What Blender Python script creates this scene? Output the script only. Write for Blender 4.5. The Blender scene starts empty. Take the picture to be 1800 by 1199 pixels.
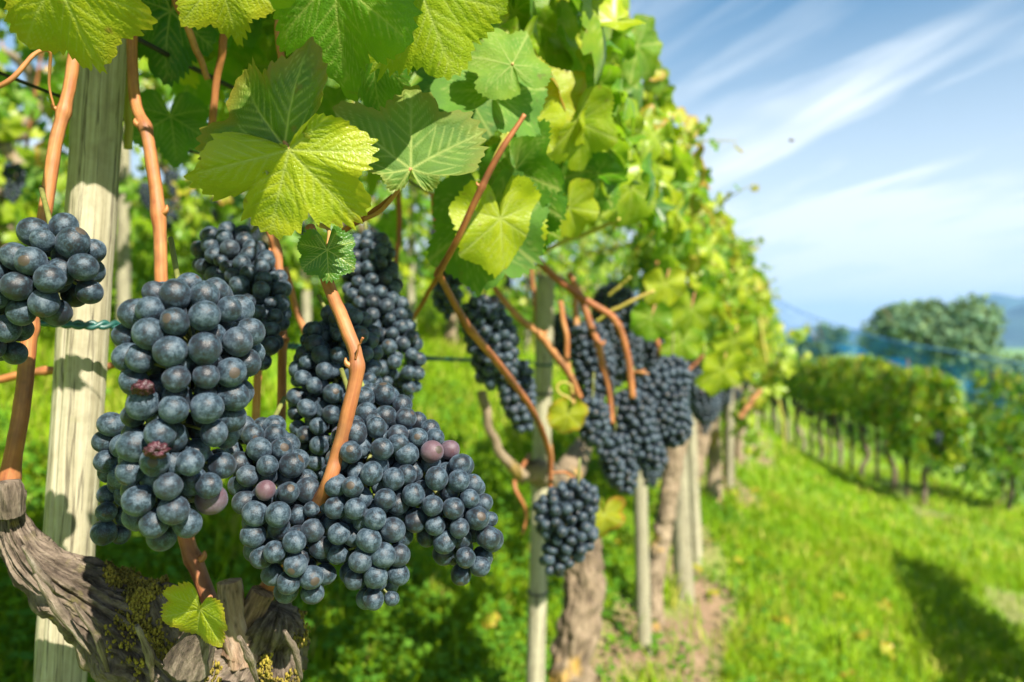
import bpy, math, random
import numpy as np
from mathutils import Vector, Matrix

# ------------------------------------------------------------------ camera, sky, sun, exposure
C = bpy.context.scene
COL = C.collection
FPX, CX, CY, CAMZ = 1400.0, 900.0, 600.0, 1.05
cam = bpy.data.objects.new('camera', bpy.data.cameras.new('camera'))
COL.objects.link(cam); C.camera = cam
cam.location = (0, 0, CAMZ); cam.rotation_euler = (math.radians(90), 0, 0)
cam.data.sensor_width = 36; cam.data.lens = 36 * FPX / 1800
cam.data.clip_start = 0.02; cam.data.clip_end = 20000
cam.data.dof.use_dof = True; cam.data.dof.focus_distance = 0.455; cam.data.dof.aperture_fstop = 6.0
cam.data.dof.aperture_blades = 9

SUN_EL, SUN_AZ = math.radians(43), math.radians(147)       # azimuth clockwise from +Y: behind the camera, to the right
S = Vector((math.sin(SUN_AZ) * math.cos(SUN_EL), math.cos(SUN_AZ) * math.cos(SUN_EL), math.sin(SUN_EL)))
sun = bpy.data.objects.new('sun', bpy.data.lights.new('sun', 'SUN')); COL.objects.link(sun)
sun.data.energy = 5.0; sun.data.angle = math.radians(0.5); sun.data.color = (1.0, 0.93, 0.80)
sun.rotation_euler = (-S).to_track_quat('-Z', 'Y').to_euler()

W = bpy.data.worlds.new('World'); C.world = W; W.use_nodes = True
wn, wl = W.node_tree.nodes, W.node_tree.links
wn.clear()
def N(nodes, t, **kw):
    n = nodes.new(t)
    for k, v in kw.items():
        if k.startswith('i_'):
            key = k[2:]
            key = int(key) if key.isdigit() else key.replace('_', ' ')
            n.inputs[key].default_value = v
        else:
            setattr(n, k, v)
    return n
sky = N(wn, 'ShaderNodeTexSky', sky_type='NISHITA', sun_disc=False, sun_elevation=SUN_EL, sun_rotation=SUN_AZ,
        altitude=400, air_density=1.0, dust_density=0.8, ozone_density=2.5)
geo = N(wn, 'ShaderNodeTexCoord')
sep = N(wn, 'ShaderNodeSeparateXYZ'); wl.new(geo.outputs['Generated'], sep.inputs[0])
zz = N(wn, 'ShaderNodeMath', operation='MAXIMUM', i_1=0.0); wl.new(sep.outputs[2], zz.inputs[0])
zp = N(wn, 'ShaderNodeMath', operation='ADD', i_1=0.16); wl.new(zz.outputs[0], zp.inputs[0])
dx = N(wn, 'ShaderNodeMath', operation='DIVIDE'); wl.new(sep.outputs[0], dx.inputs[0]); wl.new(zp.outputs[0], dx.inputs[1])
dy = N(wn, 'ShaderNodeMath', operation='DIVIDE'); wl.new(sep.outputs[1], dy.inputs[0]); wl.new(zp.outputs[0], dy.inputs[1])
comb = N(wn, 'ShaderNodeCombineXYZ'); wl.new(dx.outputs[0], comb.inputs[0]); wl.new(dy.outputs[0], comb.inputs[1])
mp = N(wn, 'ShaderNodeMapping'); wl.new(comb.outputs[0], mp.inputs[0])
mp.inputs['Rotation'].default_value = (0, 0, math.radians(66)); mp.inputs['Location'].default_value = (3.1, 1.7, 0)
mp2 = N(wn, 'ShaderNodeMapping'); wl.new(mp.outputs[0], mp2.inputs[0]); mp2.inputs['Scale'].default_value = (0.5, 2.3, 1)
cn = N(wn, 'ShaderNodeTexNoise', i_Scale=1.5, i_Detail=7.0, i_Roughness=0.55, i_Distortion=0.5); wl.new(mp2.outputs[0], cn.inputs['Vector'])
cr = N(wn, 'ShaderNodeValToRGB'); wl.new(cn.outputs[0], cr.inputs[0])
cr.color_ramp.elements[0].position = 0.45; cr.color_ramp.elements[0].color = (0, 0, 0, 1)
cr.color_ramp.elements[1].position = 0.68; cr.color_ramp.elements[1].color = (1, 1, 1, 1)
cn2 = N(wn, 'ShaderNodeTexNoise', i_Scale=1.1, i_Detail=3.0); wl.new(comb.outputs[0], cn2.inputs['Vector'])
cr2 = N(wn, 'ShaderNodeMapRange', i_1=0.32, i_2=0.6, i_3=0.25, i_4=1.0); wl.new(cn2.outputs[0], cr2.inputs[0])
cm = N(wn, 'ShaderNodeMath', operation='MULTIPLY'); wl.new(cr.outputs[0], cm.inputs[0]); wl.new(cr2.outputs[0], cm.inputs[1])
# thin veil that thickens to the horizon
vz = N(wn, 'ShaderNodeMapRange', i_1=0.0, i_2=0.50, i_3=0.95, i_4=0.0); vz.interpolation_type = 'SMOOTHSTEP'; wl.new(zz.outputs[0], vz.inputs[0])
ca = N(wn, 'ShaderNodeMath', operation='MAXIMUM'); wl.new(cm.outputs[0], ca.inputs[0]); wl.new(vz.outputs[0], ca.inputs[1])
cmul = N(wn, 'ShaderNodeMath', operation='ADD', use_clamp=True)
half = N(wn, 'ShaderNodeMath', operation='MULTIPLY', i_1=0.75); wl.new(cm.outputs[0], half.inputs[0])
wl.new(half.outputs[0], cmul.inputs[0]); wl.new(vz.outputs[0], cmul.inputs[1])
mixc = N(wn, 'ShaderNodeMix', data_type='RGBA'); wl.new(cmul.outputs[0], mixc.inputs['Factor'])
hs = N(wn, 'ShaderNodeHueSaturation', i_Hue=0.485, i_Saturation=1.5, i_Value=0.86); wl.new(sky.outputs[0], hs.inputs['Color'])
wl.new(hs.outputs[0], mixc.inputs[6]); mixc.inputs[7].default_value = (7.4, 7.9, 8.2, 1)
bg = N(wn, 'ShaderNodeBackground', i_Strength=0.059); wl.new(mixc.outputs[2], bg.inputs[0])
wo = N(wn, 'ShaderNodeOutputWorld'); wl.new(bg.outputs[0], wo.inputs[0])

C.view_settings.view_transform = 'Standard'; C.view_settings.look = 'None'
C.view_settings.exposure = 1.36; C.view_settings.gamma = 1.0; C.view_settings.use_curve_mapping = False
C.render.engine = 'CYCLES'
C.cycles.use_denoising = True
C.cycles.max_bounces = 8; C.cycles.diffuse_bounces = 3; C.cycles.glossy_bounces = 2
C.cycles.transmission_bounces = 4; C.cycles.transparent_max_bounces = 8; C.cycles.volume_bounces = 0
C.cycles.sample_clamp_indirect = 6.0

# ------------------------------------------------------------------ helpers
R = np.random.default_rng(7)
def P(px, py, d):
    return np.array([(px - CX) / FPX * d, d, CAMZ - (py - CY) / FPX * d])
def proj(p):
    p = np.asarray(p); d = np.maximum(p[..., 1], 1e-3)
    return CX + FPX * p[..., 0] / d, CY - FPX * (p[..., 2] - CAMZ) / d
def _hash(ix, iy, iz):
    h = (ix * 374761393 + iy * 668265263 + iz * 2147483647 + 1013) & 0xffffffff
    h = ((h ^ (h >> 13)) * 1274126177) & 0xffffffff
    return ((h ^ (h >> 16)) & 0xffff) / 65535.0
def vnoise(p):
    p = np.asarray(p, float); i = np.floor(p).astype(np.int64); f = p - i; f = f * f * (3 - 2 * f)
    r = 0
    for a in (0, 1):
        for b in (0, 1):
            for c in (0, 1):
                w = (f[..., 0] if a else 1 - f[..., 0]) * (f[..., 1] if b else 1 - f[..., 1]) * (f[..., 2] if c else 1 - f[..., 2])
                r = r + w * _hash(i[..., 0] + a, i[..., 1] + b, i[..., 2] + c)
    return r * 2 - 1
def fbm(p, o=4):
    p = np.asarray(p, float); r = 0; a = 0.5
    for k in range(o):
        r = r + a * vnoise(p + 17.3 * k); p = p * 2.03; a *= 0.5
    return r
def unit(v):
    return v / np.maximum(np.linalg.norm(v, axis=-1, keepdims=True), 1e-9)

class MB:
    def __init__(s): s.V = []; s.F = []; s.A = {}; s.n = 0
    def add(s, V, faces, **attrs):
        V = np.asarray(V, float); s.V.append(V)
        for f in faces:
            if len(f): s.F.append(np.asarray(f, np.int64) + s.n)
        for k in set(s.A) | set(attrs):
            s.A.setdefault(k, [np.zeros(s.n)])
            v = attrs.get(k, 0.0)
            s.A[k].append(np.broadcast_to(np.asarray(v, float), (len(V),)))
        s.n += len(V); return s
    def data(s, name, mat, origin=(0, 0, 0), smooth=True):
        V = np.concatenate(s.V) - np.asarray(origin, float)
        me = bpy.data.meshes.new(name)
        me.vertices.add(len(V)); me.vertices.foreach_set('co', V.astype(np.float32).ravel())
        li = np.concatenate([f.ravel() for f in s.F]); tot = np.concatenate([np.full(len(f), f.shape[1]) for f in s.F])
        st = np.concatenate([[0], np.cumsum(tot)[:-1]])
        me.loops.add(len(li)); me.loops.foreach_set('vertex_index', li.astype(np.int32))
        me.polygons.add(len(tot)); me.polygons.foreach_set('loop_start', st.astype(np.int32))
        if smooth: me.polygons.foreach_set('use_smooth', np.ones(len(tot), bool))
        for k, v in s.A.items():
            a = me.attributes.new(k, 'FLOAT', 'POINT'); a.data.foreach_set('value', np.concatenate(v).astype(np.float32))
        me.update(calc_edges=True)
        for m in (mat if isinstance(mat, (list, tuple)) else [mat]): me.materials.append(m)
        return me
    def build(s, name, mat, parent=None, smooth=True):
        if parent is None:
            allv = np.concatenate(s.V); og = allv.mean(0)
        else:
            r = parent
            while r.parent: r = r.parent
            og = np.array(r.location)
        o = bpy.data.objects.new(name, s.data(name, mat, og, smooth)); COL.objects.link(o)
        if parent is None: o.location = og
        else: o.parent = parent
        return o
def tag(o, label=None, cat=None, group=None, kind=None):
    if label: o['label'] = label
    if cat: o['category'] = cat
    if group: o['group'] = group
    if kind: o['kind'] = kind
    return o
def thing(name, loc, label, cat, group=None):
    o = bpy.data.objects.new(name, None); COL.objects.link(o); o.location = tuple(loc); o.empty_display_size = .05
    return tag(o, label, cat, group)

def catmull(pts, n):
    pts = np.asarray(pts, float)
    if len(pts) == 2: return pts[0] + (pts[1] - pts[0]) * np.linspace(0, 1, n)[:, None]
    q = np.vstack([2 * pts[0] - pts[1], pts, 2 * pts[-1] - pts[-2]])
    t = np.linspace(0, len(pts) - 1 - 1e-6, n); i = t.astype(int); f = (t - i)[:, None]
    p0, p1, p2, p3 = q[i], q[i + 1], q[i + 2], q[i + 3]
    return .5 * (2 * p1 + (p2 - p0) * f + (2 * p0 - 5 * p1 + 4 * p2 - p3) * f ** 2 + (3 * p1 - p0 - 3 * p2 + p3) * f ** 3)
def tube(mb, path, rad, segs=10, n=None, rough=0.0, ridge=0.0, rs=60.0, caps=True, seed=0, notch=None, **attrs):
    """sweep: path (k,3), rad scalar or (k,); rough = relative lump size, ridge = relative lengthwise ridges"""
    path = np.asarray(path, float); k = len(path)
    n = n or max(2, 4 * (k - 1) + 1)
    rad = np.broadcast_to(np.asarray(rad, float), (k,))
    p4 = catmull(np.column_stack([path, rad]), n); p, r = p4[:, :3], np.maximum(p4[:, 3], 1e-4)
    T = unit(np.gradient(p, axis=0)); L = np.concatenate([[0], np.cumsum(np.linalg.norm(np.diff(p, axis=0), axis=1))])
    up = np.array([0, 1.0, 0.13]) if abs(T[0][1]) < .9 else np.array([1.0, 0, .1])
    X = np.empty_like(T); x = unit(np.cross(up, T[0]))
    for i in range(n):
        x = unit(x - T[i] * np.dot(x, T[i])); X[i] = x
    Y = np.cross(T, X)
    a = np.linspace(0, 2 * np.pi, segs, endpoint=False)
    dirs = X[:, None] * np.cos(a)[None, :, None] + Y[:, None] * np.sin(a)[None, :, None]
    rr = np.repeat(r[:, None], segs, 1); crev = np.zeros_like(rr)
    if rough or ridge:
        q = p[:, None] + dirs * r[:, None, None]
        if rough: rr = rr * (1 + rough * fbm(q * rs + seed * 3.7, 4) * 1.6 + (rough * 1.1 * fbm(q * rs * .42 + seed, 2) if rough > .15 else 0))
        if ridge:
            ca = np.stack(np.broadcast_arrays(np.cos(a)[None] * 3.2, np.sin(a)[None] * 3.2, (L * rs * .18)[:, None]), -1)
            v = fbm(ca * 1.7 + seed, 4); v2 = fbm(ca * np.array([4.6, 4.6, 2.2]) + seed * 2.1, 4)
            rr = rr * (1 + ridge * (np.abs(v) * 2.2 - .45) + ridge * .45 * (np.abs(v2) * 2.2 - .4))
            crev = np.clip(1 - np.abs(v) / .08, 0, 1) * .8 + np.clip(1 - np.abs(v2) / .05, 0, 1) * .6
    if notch:
        na, nw, nd, l0, l1 = notch
        da = (a - na + np.pi + (0.12 * np.sin(L * 9))[:, None] * 1) % (2 * np.pi) - np.pi
        g = np.exp(-(da / nw) ** 2) * np.clip((L[:, None] - l0) * 25, 0, 1) * np.clip((l1 - L[:, None]) * 25, 0, 1)
        rr = rr - nd * g
    V = (p[:, None] + dirs * rr[..., None]).reshape(-1, 3)
    i, j = np.meshgrid(np.arange(n - 1), np.arange(segs), indexing='ij'); j2 = (j + 1) % segs
    Q = np.stack([i * segs + j, i * segs + j2, (i + 1) * segs + j2, (i + 1) * segs + j], -1).reshape(-1, 4)
    faces = [Q]
    if caps:
        b = len(V); V = np.vstack([V, p[0] - T[0] * r[0] * .12, p[-1] + T[-1] * r[-1] * .12])
        s = np.arange(segs)
        faces += [np.column_stack([np.full(segs, b), (s + 1) % segs, s]),
                  np.column_stack([np.full(segs, b + 1), (n - 1) * segs + s, (n - 1) * segs + (s + 1) % segs])]
    ra_ = np.broadcast_to(r[:, None], (n, segs)); ex = len(V) - n * segs
    for key, val in (('tx', np.cos(a)[None] * ra_), ('ty', np.sin(a)[None] * ra_), ('tz', np.broadcast_to((L + seed * .37)[:, None], (n, segs)))):
        attrs[key] = np.concatenate([val.ravel(), np.full(ex, val.ravel()[-1])])
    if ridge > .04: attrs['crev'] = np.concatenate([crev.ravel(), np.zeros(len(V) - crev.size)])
    mb.add(V, faces, **attrs); return V
def sphere(nu, nv):
    th = np.linspace(0, np.pi, nv + 1)[1:-1]; ph = np.linspace(0, 2 * np.pi, nu, endpoint=False)
    V = [(np.sin(t) * np.cos(f), np.sin(t) * np.sin(f), np.cos(t)) for t in th for f in ph] + [(0, 0, 1), (0, 0, -1)]
    n = nv - 1; Q = [(i * nu + j, (i + 1) * nu + j, (i + 1) * nu + (j + 1) % nu, i * nu + (j + 1) % nu) for i in range(n - 1) for j in range(nu)]
    T = [(len(V) - 2, j, (j + 1) % nu) for j in range(nu)] + [(len(V) - 1, (n - 1) * nu + (j + 1) % nu, (n - 1) * nu + j) for j in range(nu)]
    return np.array(V), [np.array(Q), np.array(T)]

# the lie of the land: u runs down the slope (to the right), row axis at u = 0
def xrow(y):
    y = np.asarray(y, float); b = np.clip(y - 8, 0, 15)
    return .36 * y - .54 - .012 * b ** 2 - np.where(y > 23, .36 * (y - 23), 0)
def xr2(y):
    y = np.asarray(y, float); return 5.0 + .054 * (y - 9.1) + .01 * np.clip(y - 14, 0, 8) ** 2 + .16 * np.maximum(y - 22, 0)
def rx(y, u):
    return xr2(y) + (u - 12) if u >= 10 else xrow(y) + u * 1.063
def ufun(x, y): return (x - xrow(y)) * .94
def ground_z(x, y):
    x = np.asarray(x, float); y = np.asarray(y, float)
    u = ufun(x, y)
    up = np.where(u > -4, -.5 * u, 2 + .3 * (-u - 4)); up = np.where(u < -40, 12.8 + .05 * (-u - 40), up)
    y2 = np.maximum(y, -20); f = (x - xrow(y2)) / np.maximum(xr2(y2) - xrow(y2), .8); w = x - xr2(y2)
    dn = -.95 * (1 - (1 - np.clip(f, 0, 1)) ** 1.9) - .10 * np.clip(w, 0, 1.2) - .42 * np.clip(w - 1.2, 0, 3.5) - .22 * np.maximum(w - 4.7, 0); dn = np.maximum(dn, -16.5 - .0005 * np.abs(w))
    h = np.where(u < 0, up, dn)
    q = np.stack(np.broadcast_arrays(x * .9, y * .9, 0 * x), -1)
    near = np.clip(1 - np.hypot(x, y) / 80, 0, 1)
    return h + .05 * fbm(q * 1.5, 3) * near
def rowp(d, u=0.0):
    return np.array([rx(d, u), d])

# ------------------------------------------------------------------ materials
def new_mat(name):
    m = bpy.data.materials.new(name); m.use_nodes = True; nt = m.node_tree; nt.nodes.clear()
    out = nt.nodes.new('ShaderNodeOutputMaterial'); return m, nt.nodes, nt.links, out
def ramp(nodes, links, src, stops):
    r = nodes.new('ShaderNodeValToRGB'); links.new(src, r.inputs[0]); e = r.color_ramp.elements
    while len(e) < len(stops): e.new(.5)
    for el, (p, c) in zip(e, stops): el.position = p; el.color = (*c, 1) if len(c) == 3 else c
    return r.outputs[0]
def noise(nodes, links, vec, scale, detail=4, rough=.55, mscale=None):
    if mscale is not None:
        mpn = nodes.new('ShaderNodeMapping'); mpn.inputs['Scale'].default_value = mscale; links.new(vec, mpn.inputs[0]); vec = mpn.outputs[0]
    n = N(nodes, 'ShaderNodeTexNoise', i_Scale=scale, i_Detail=detail, i_Roughness=rough); links.new(vec, n.inputs['Vector']); return n.outputs[0]
def mixrgb(nodes, links, fac, a, b, blend='MIX'):
    m = N(nodes, 'ShaderNodeMix', data_type='RGBA', blend_type=blend)
    for v, s in ((fac, m.inputs['Factor']), (a, m.inputs[6]), (b, m.inputs[7])):
        if hasattr(v, 'links'): links.new(v, s)
        elif isinstance(v, (int, float)): s.default_value = v
        else: s.default_value = (*v, 1)
    return m.outputs[2]
def mth(nodes, links, op, a, b=0.0, clamp=False):
    m = N(nodes, 'ShaderNodeMath', operation=op, use_clamp=clamp)
    for v, s in ((a, m.inputs[0]), (b, m.inputs[1])):
        if hasattr(v, 'links'): links.new(v, s)
        else: s.default_value = v
    return m.outputs[0]
def attr(nodes, name):
    return N(nodes, 'ShaderNodeAttribute', attribute_name=name).outputs['Fac']
def bump(nodes, links, h, strength, dist):
    b = N(nodes, 'ShaderNodeBump', i_Strength=strength, i_Distance=dist); links.new(h, b.inputs['Height']); return b.outputs[0]

def leaf_material(name, fine=True, sat=1.0):
    m, nd, lk, out = new_mat(name)
    tc = nd.new('ShaderNodeTexCoord').outputs['Object']
    tint, dry, vein, edge = attr(nd, 'tint'), attr(nd, 'dry'), attr(nd, 'vein'), attr(nd, 'edge')
    n1 = noise(nd, lk, tc, 55, 4); n2 = noise(nd, lk, tc, 420, 3)
    t = mth(nd, lk, 'ADD', tint, mth(nd, lk, 'MULTIPLY', mth(nd, lk, 'SUBTRACT', n1, .5), .7))
    base = ramp(nd, lk, t, [(0.0, (.026, .10, .020)), (.45, (.105, .25, .012)), (1.0, (.36, .42, .012))])
    e2 = mth(nd, lk, 'MULTIPLY', mth(nd, lk, 'SUBTRACT', edge, .72), 3.0, True)
    dd = mth(nd, lk, 'MULTIPLY', dry, mth(nd, lk, 'ADD', .3, mth(nd, lk, 'MULTIPLY', e2, 1.4)), True)
    dryc = ramp(nd, lk, n1, [(.3, (.42, .30, .03)), (.55, (.40, .20, .03)), (.7, (.28, .10, .03))])
    base = mixrgb(nd, lk, dd, base, dryc)
    # scorched spots on the rim
    sp = mth(nd, lk, 'MULTIPLY', mth(nd, lk, 'SUBTRACT', noise(nd, lk, tc, 130, 2), .62), 9, True)
    base = mixrgb(nd, lk, mth(nd, lk, 'MULTIPLY', mth(nd, lk, 'MULTIPLY', sp, e2), .8, True), base, (.20, .10, .03))
    sq = mth(nd, lk, 'MULTIPLY', mth(nd, lk, 'SUBTRACT', noise(nd, lk, tc, 95, 2), .69), 14, True)
    base = mixrgb(nd, lk, mth(nd, lk, 'MULTIPLY', sq, .75), base, (.17, .09, .03))
    base = mixrgb(nd, lk, mth(nd, lk, 'MULTIPLY', mth(nd, lk, 'SUBTRACT', n2, .5), .5, True), base, (.30, .40, .08))
    base = mixrgb(nd, lk, mth(nd, lk, 'MULTIPLY', vein, .8), base, (.46, .52, .14))
    bf = nd.new('ShaderNodeNewGeometry').outputs['Backfacing']
    under = mixrgb(nd, lk, .3, base, (.10, .19, .05))
    col = mixrgb(nd, lk, bf, base, under)
    hgt = mth(nd, lk, 'ADD', mth(nd, lk, 'MULTIPLY', n2, .6), mth(nd, lk, 'MULTIPLY', vein, -.6))
    p = N(nd, 'ShaderNodeBsdfPrincipled', i_Roughness=.42); lk.new(mth(nd, lk, 'ADD', .37, mth(nd, lk, 'MULTIPLY', bf, .4)), p.inputs['Roughness']); lk.new(col, p.inputs['Base Color'])
    p.inputs['Specular IOR Level'].default_value = .4
    if fine:
        vr = N(nd, 'ShaderNodeTexVoronoi', feature='DISTANCE_TO_EDGE', i_Scale=480.0); lk.new(tc, vr.inputs['Vector'])
        vv = mth(nd, lk, 'MINIMUM', vr.outputs['Distance'], .25)
        lk.new(bump(nd, lk, mth(nd, lk, 'ADD', hgt, mth(nd, lk, 'MULTIPLY', vv, 2.4)), .42, .0007), p.inputs['Normal'])
    tr = nd.new('ShaderNodeBsdfTranslucent')
    tcol = ramp(nd, lk, t, [(0.0, (.10, .32, .012)), (.5, (.30, .52, .012)), (1.0, (.58, .64, .03))])
    tcol = mixrgb(nd, lk, dd, tcol, (.6, .34, .04))
    tcol = mixrgb(nd, lk, mth(nd, lk, 'MULTIPLY', vein, .5), tcol, (.40, .44, .10))
    lk.new(tcol, tr.inputs[0])
    mx = N(nd, 'ShaderNodeMixShader', i_0=.42); lk.new(p.outputs[0], mx.inputs[1]); lk.new(tr.outputs[0], mx.inputs[2])
    lk.new(mx.outputs[0], out.inputs[0]); return m
M_LEAF = leaf_material('vine_leaf'); M_FOL = leaf_material('vine_foliage', False)

def grape_material():
    m, nd, lk, out = new_mat('grape_skin')
    tc = nd.new('ShaderNodeTexCoord').outputs['Object']; oi = nd.new('ShaderNodeObjectInfo').outputs['Random']
    sh = N(nd, 'ShaderNodeVectorMath', operation='ADD'); lk.new(tc, sh.inputs[0])
    cx = nd.new('ShaderNodeCombineXYZ'); lk.new(mth(nd, lk, 'MULTIPLY', oi, 37.0), cx.inputs[0]); lk.new(mth(nd, lk, 'MULTIPLY', oi, 11.0), cx.inputs[1]); lk.new(cx.outputs[0], sh.inputs[1])
    v = sh.outputs[0]
    n1 = noise(nd, lk, v, 1.6, 4, .6); n2 = noise(nd, lk, v, 9, 4, .7); n3 = noise(nd, lk, v, 24, 2, .6)
    f = mth(nd, lk, 'ADD', mth(nd, lk, 'MULTIPLY', mth(nd, lk, 'SUBTRACT', n1, .40), 2.6), mth(nd, lk, 'MULTIPLY', mth(nd, lk, 'SUBTRACT', n2, .47), 1.9))
    f = mth(nd, lk, 'ADD', f, mth(nd, lk, 'MULTIPLY', mth(nd, lk, 'SUBTRACT', oi, .5), .35), True)
    col = ramp(nd, lk, f, [(0, (.009, .010, .014)), (.3, (.015, .031, .046)), (.6, (.044, .072, .100)), (1, (.096, .128, .158))])
    # a few berries stay unripe: purple to pink
    pk = mth(nd, lk, 'MULTIPLY', mth(nd, lk, 'SUBTRACT', oi, .991), 140, True)
    col = mixrgb(nd, lk, mth(nd, lk, 'MULTIPLY', pk, .75), col, (.13, .06, .075))
    wm = mth(nd, lk, 'MULTIPLY', mth(nd, lk, 'SUBTRACT', mth(nd, lk, 'FRACT', mth(nd, lk, 'MULTIPLY', oi, 7.3)), .7), 2, True)
    col = mixrgb(nd, lk, mth(nd, lk, 'MULTIPLY', wm, .3), col, (.055, .052, .065))
    # dark rubbed flecks and the dry scar at the tip
    fl = mth(nd, lk, 'MULTIPLY', mth(nd, lk, 'SUBTRACT', n3, .57), 9, True)
    col = mixrgb(nd, lk, mth(nd, lk, 'MULTIPLY', fl, .7), col, (.02, .018, .02))
    sp = nd.new('ShaderNodeSeparateXYZ'); lk.new(tc, sp.inputs[0])
    sc = mth(nd, lk, 'MULTIPLY', mth(nd, lk, 'SUBTRACT', sp.outputs[2], .9975), 800, True); sc = mth(nd, lk, 'MULTIPLY', sc, mth(nd, lk, 'GREATER_THAN', mth(nd, lk, 'FRACT', mth(nd, lk, 'MULTIPLY', oi, 13.7)), .68))
    col = mixrgb(nd, lk, sc, col, (.05, .036, .026))
    p = N(nd, 'ShaderNodeBsdfPrincipled'); lk.new(col, p.inputs['Base Color'])
    lk.new(mth(nd, lk, 'ADD', .38, mth(nd, lk, 'MULTIPLY', f, .28)), p.inputs['Roughness'])
    p.inputs['Specular IOR Level'].default_value = .42
    p.inputs['Sheen Weight'].default_value = .12; p.inputs['Sheen Roughness'].default_value = .5; p.inputs['Sheen Tint'].default_value = (.6, .75, 1, 1)
    lk.new(bump(nd, lk, mth(nd, lk, 'ADD', n2, mth(nd, lk, 'MULTIPLY', sc, -2.0)), .14, .03), p.inputs['Normal'])
    lk.new(p.outputs[0], out.inputs[0]); return m
M_GRAPE = grape_material()

def wood(name, stops, mscale, scale, rough, bs, bd, moss=None, lich=None, crev=False, crack=0):
    m, nd, lk, out = new_mat(name)
    cv = nd.new('ShaderNodeCombineXYZ'); oi = nd.new('ShaderNodeObjectInfo').outputs['Random']
    for q_, key in enumerate(('tx', 'ty', 'tz')): lk.new(attr(nd, key), cv.inputs[q_])
    tc = cv.outputs[0]
    n1 = noise(nd, lk, tc, scale, 6, .65, mscale); n2 = noise(nd, lk, tc, scale * .16, 4); n3 = noise(nd, lk, tc, scale * 3, 3, .6, mscale)
    n4 = noise(nd, lk, tc, scale * .22, 5, .6, mscale)
    f = mth(nd, lk, 'ADD', mth(nd, lk, 'ADD', mth(nd, lk, 'MULTIPLY', n1, .45), mth(nd, lk, 'MULTIPLY', n4, .35)), mth(nd, lk, 'MULTIPLY', n2, .20))
    f = mth(nd, lk, 'ADD', f, mth(nd, lk, 'MULTIPLY', mth(nd, lk, 'SUBTRACT', oi, .5), .14))
    col = ramp(nd, lk, f, stops)
    if crack:
        ck = mth(nd, lk, 'SUBTRACT', 1.0, mth(nd, lk, 'MULTIPLY', mth(nd, lk, 'ABSOLUTE', mth(nd, lk, 'SUBTRACT', n4, .5)), crack), True)
        col = mixrgb(nd, lk, mth(nd, lk, 'MULTIPLY', ck, .8), col, (.05, .038, .026))
        st = mth(nd, lk, 'MULTIPLY', mth(nd, lk, 'SUBTRACT', n2, .52), 5, True); col = mixrgb(nd, lk, mth(nd, lk, 'MULTIPLY', st, .5), col, (.16, .13, .075))
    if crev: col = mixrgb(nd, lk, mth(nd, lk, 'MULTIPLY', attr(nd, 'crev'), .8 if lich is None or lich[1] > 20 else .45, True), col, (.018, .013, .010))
    if moss:
        k = mth(nd, lk, 'MULTIPLY', mth(nd, lk, 'SUBTRACT', noise(nd, lk, tc, moss[1], 5, .7), moss[2]), 7, True)
        col = mixrgb(nd, lk, mth(nd, lk, 'MULTIPLY', k, .75), col, moss[0])
    if lich:
        k = mth(nd, lk, 'MULTIPLY', mth(nd, lk, 'SUBTRACT', noise(nd, lk, tc, lich[1], 4, .6), lich[2]), 10, True)
        col = mixrgb(nd, lk, mth(nd, lk, 'MULTIPLY', k, .85), col, lich[0])
    p = N(nd, 'ShaderNodeBsdfPrincipled', i_Roughness=rough); lk.new(col, p.inputs['Base Color']); p.inputs['Specular IOR Level'].default_value = .3
    lk.new(bump(nd, lk, mth(nd, lk, 'ADD', n1, mth(nd, lk, 'MULTIPLY', n3, .4)), bs, bd), p.inputs['Normal'])
    lk.new(p.outputs[0], out.inputs[0]); return m
M_POST = wood('weathered_wood', [(.32, (.07, .058, .038)), (.43, (.21, .185, .115)), (.53, (.37, .33, .225)), (.66, (.49, .45, .33))], (1, 1, .03), 330, .88, .9, .0016,
              moss=((.22, .22, .10), 14, .66), crack=55)
M_PALE = wood('pale_stake_wood', [(.28, (.12, .11, .07)), (.42, (.27, .25, .165)), (.58, (.37, .345, .235)), (.75, (.45, .42, .30))], (1, 1, .045), 260, .85, .5, .0012, crack=45)
M_SHADEPOST = wood('shade_toned_stake_wood', [(.28, (.012, .010, .008)), (.5, (.04, .03, .022)), (.75, (.08, .065, .05))], (1, 1, .05), 120, .9, .6, .002)  # shade under the hedge is put into this wood colour
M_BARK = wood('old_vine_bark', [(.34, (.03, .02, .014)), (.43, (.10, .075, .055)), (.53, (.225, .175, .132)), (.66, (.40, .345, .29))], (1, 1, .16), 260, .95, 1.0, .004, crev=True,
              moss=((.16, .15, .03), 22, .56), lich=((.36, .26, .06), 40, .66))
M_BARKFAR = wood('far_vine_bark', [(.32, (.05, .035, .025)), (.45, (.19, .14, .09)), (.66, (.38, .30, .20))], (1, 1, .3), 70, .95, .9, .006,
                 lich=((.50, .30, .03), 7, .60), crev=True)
M_CANE = wood('ripe_cane', [(.32, (.09, .030, .014)), (.42, (.29, .095, .036)), (.54, (.42, .175, .060)), (.70, (.52, .30, .13))], (1, 1, .05), 330, .5, .5, .0010, moss=((.13, .055, .030), 11, .47))
M_GCANE = wood('green_cane', [(.30, (.26, .22, .04)), (.5, (.40, .36, .07)), (.7, (.46, .30, .10))], (1, 1, .1), 160, .5, .2, .0006)
M_PETIOLE = wood('petiole_skin', [(.3, (.40, .12, .09)), (.5, (.42, .22, .09)), (.7, (.36, .36, .09))], (1, 1, .3), 60, .5, .1, .0005)
M_STUB = wood('spur_bark', [(.34, (.06, .036, .024)), (.44, (.20, .12, .078)), (.54, (.33, .215, .15)), (.66, (.45, .34, .26))], (1, 1, .2), 260, .9, .9, .0015, crev=True)
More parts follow.
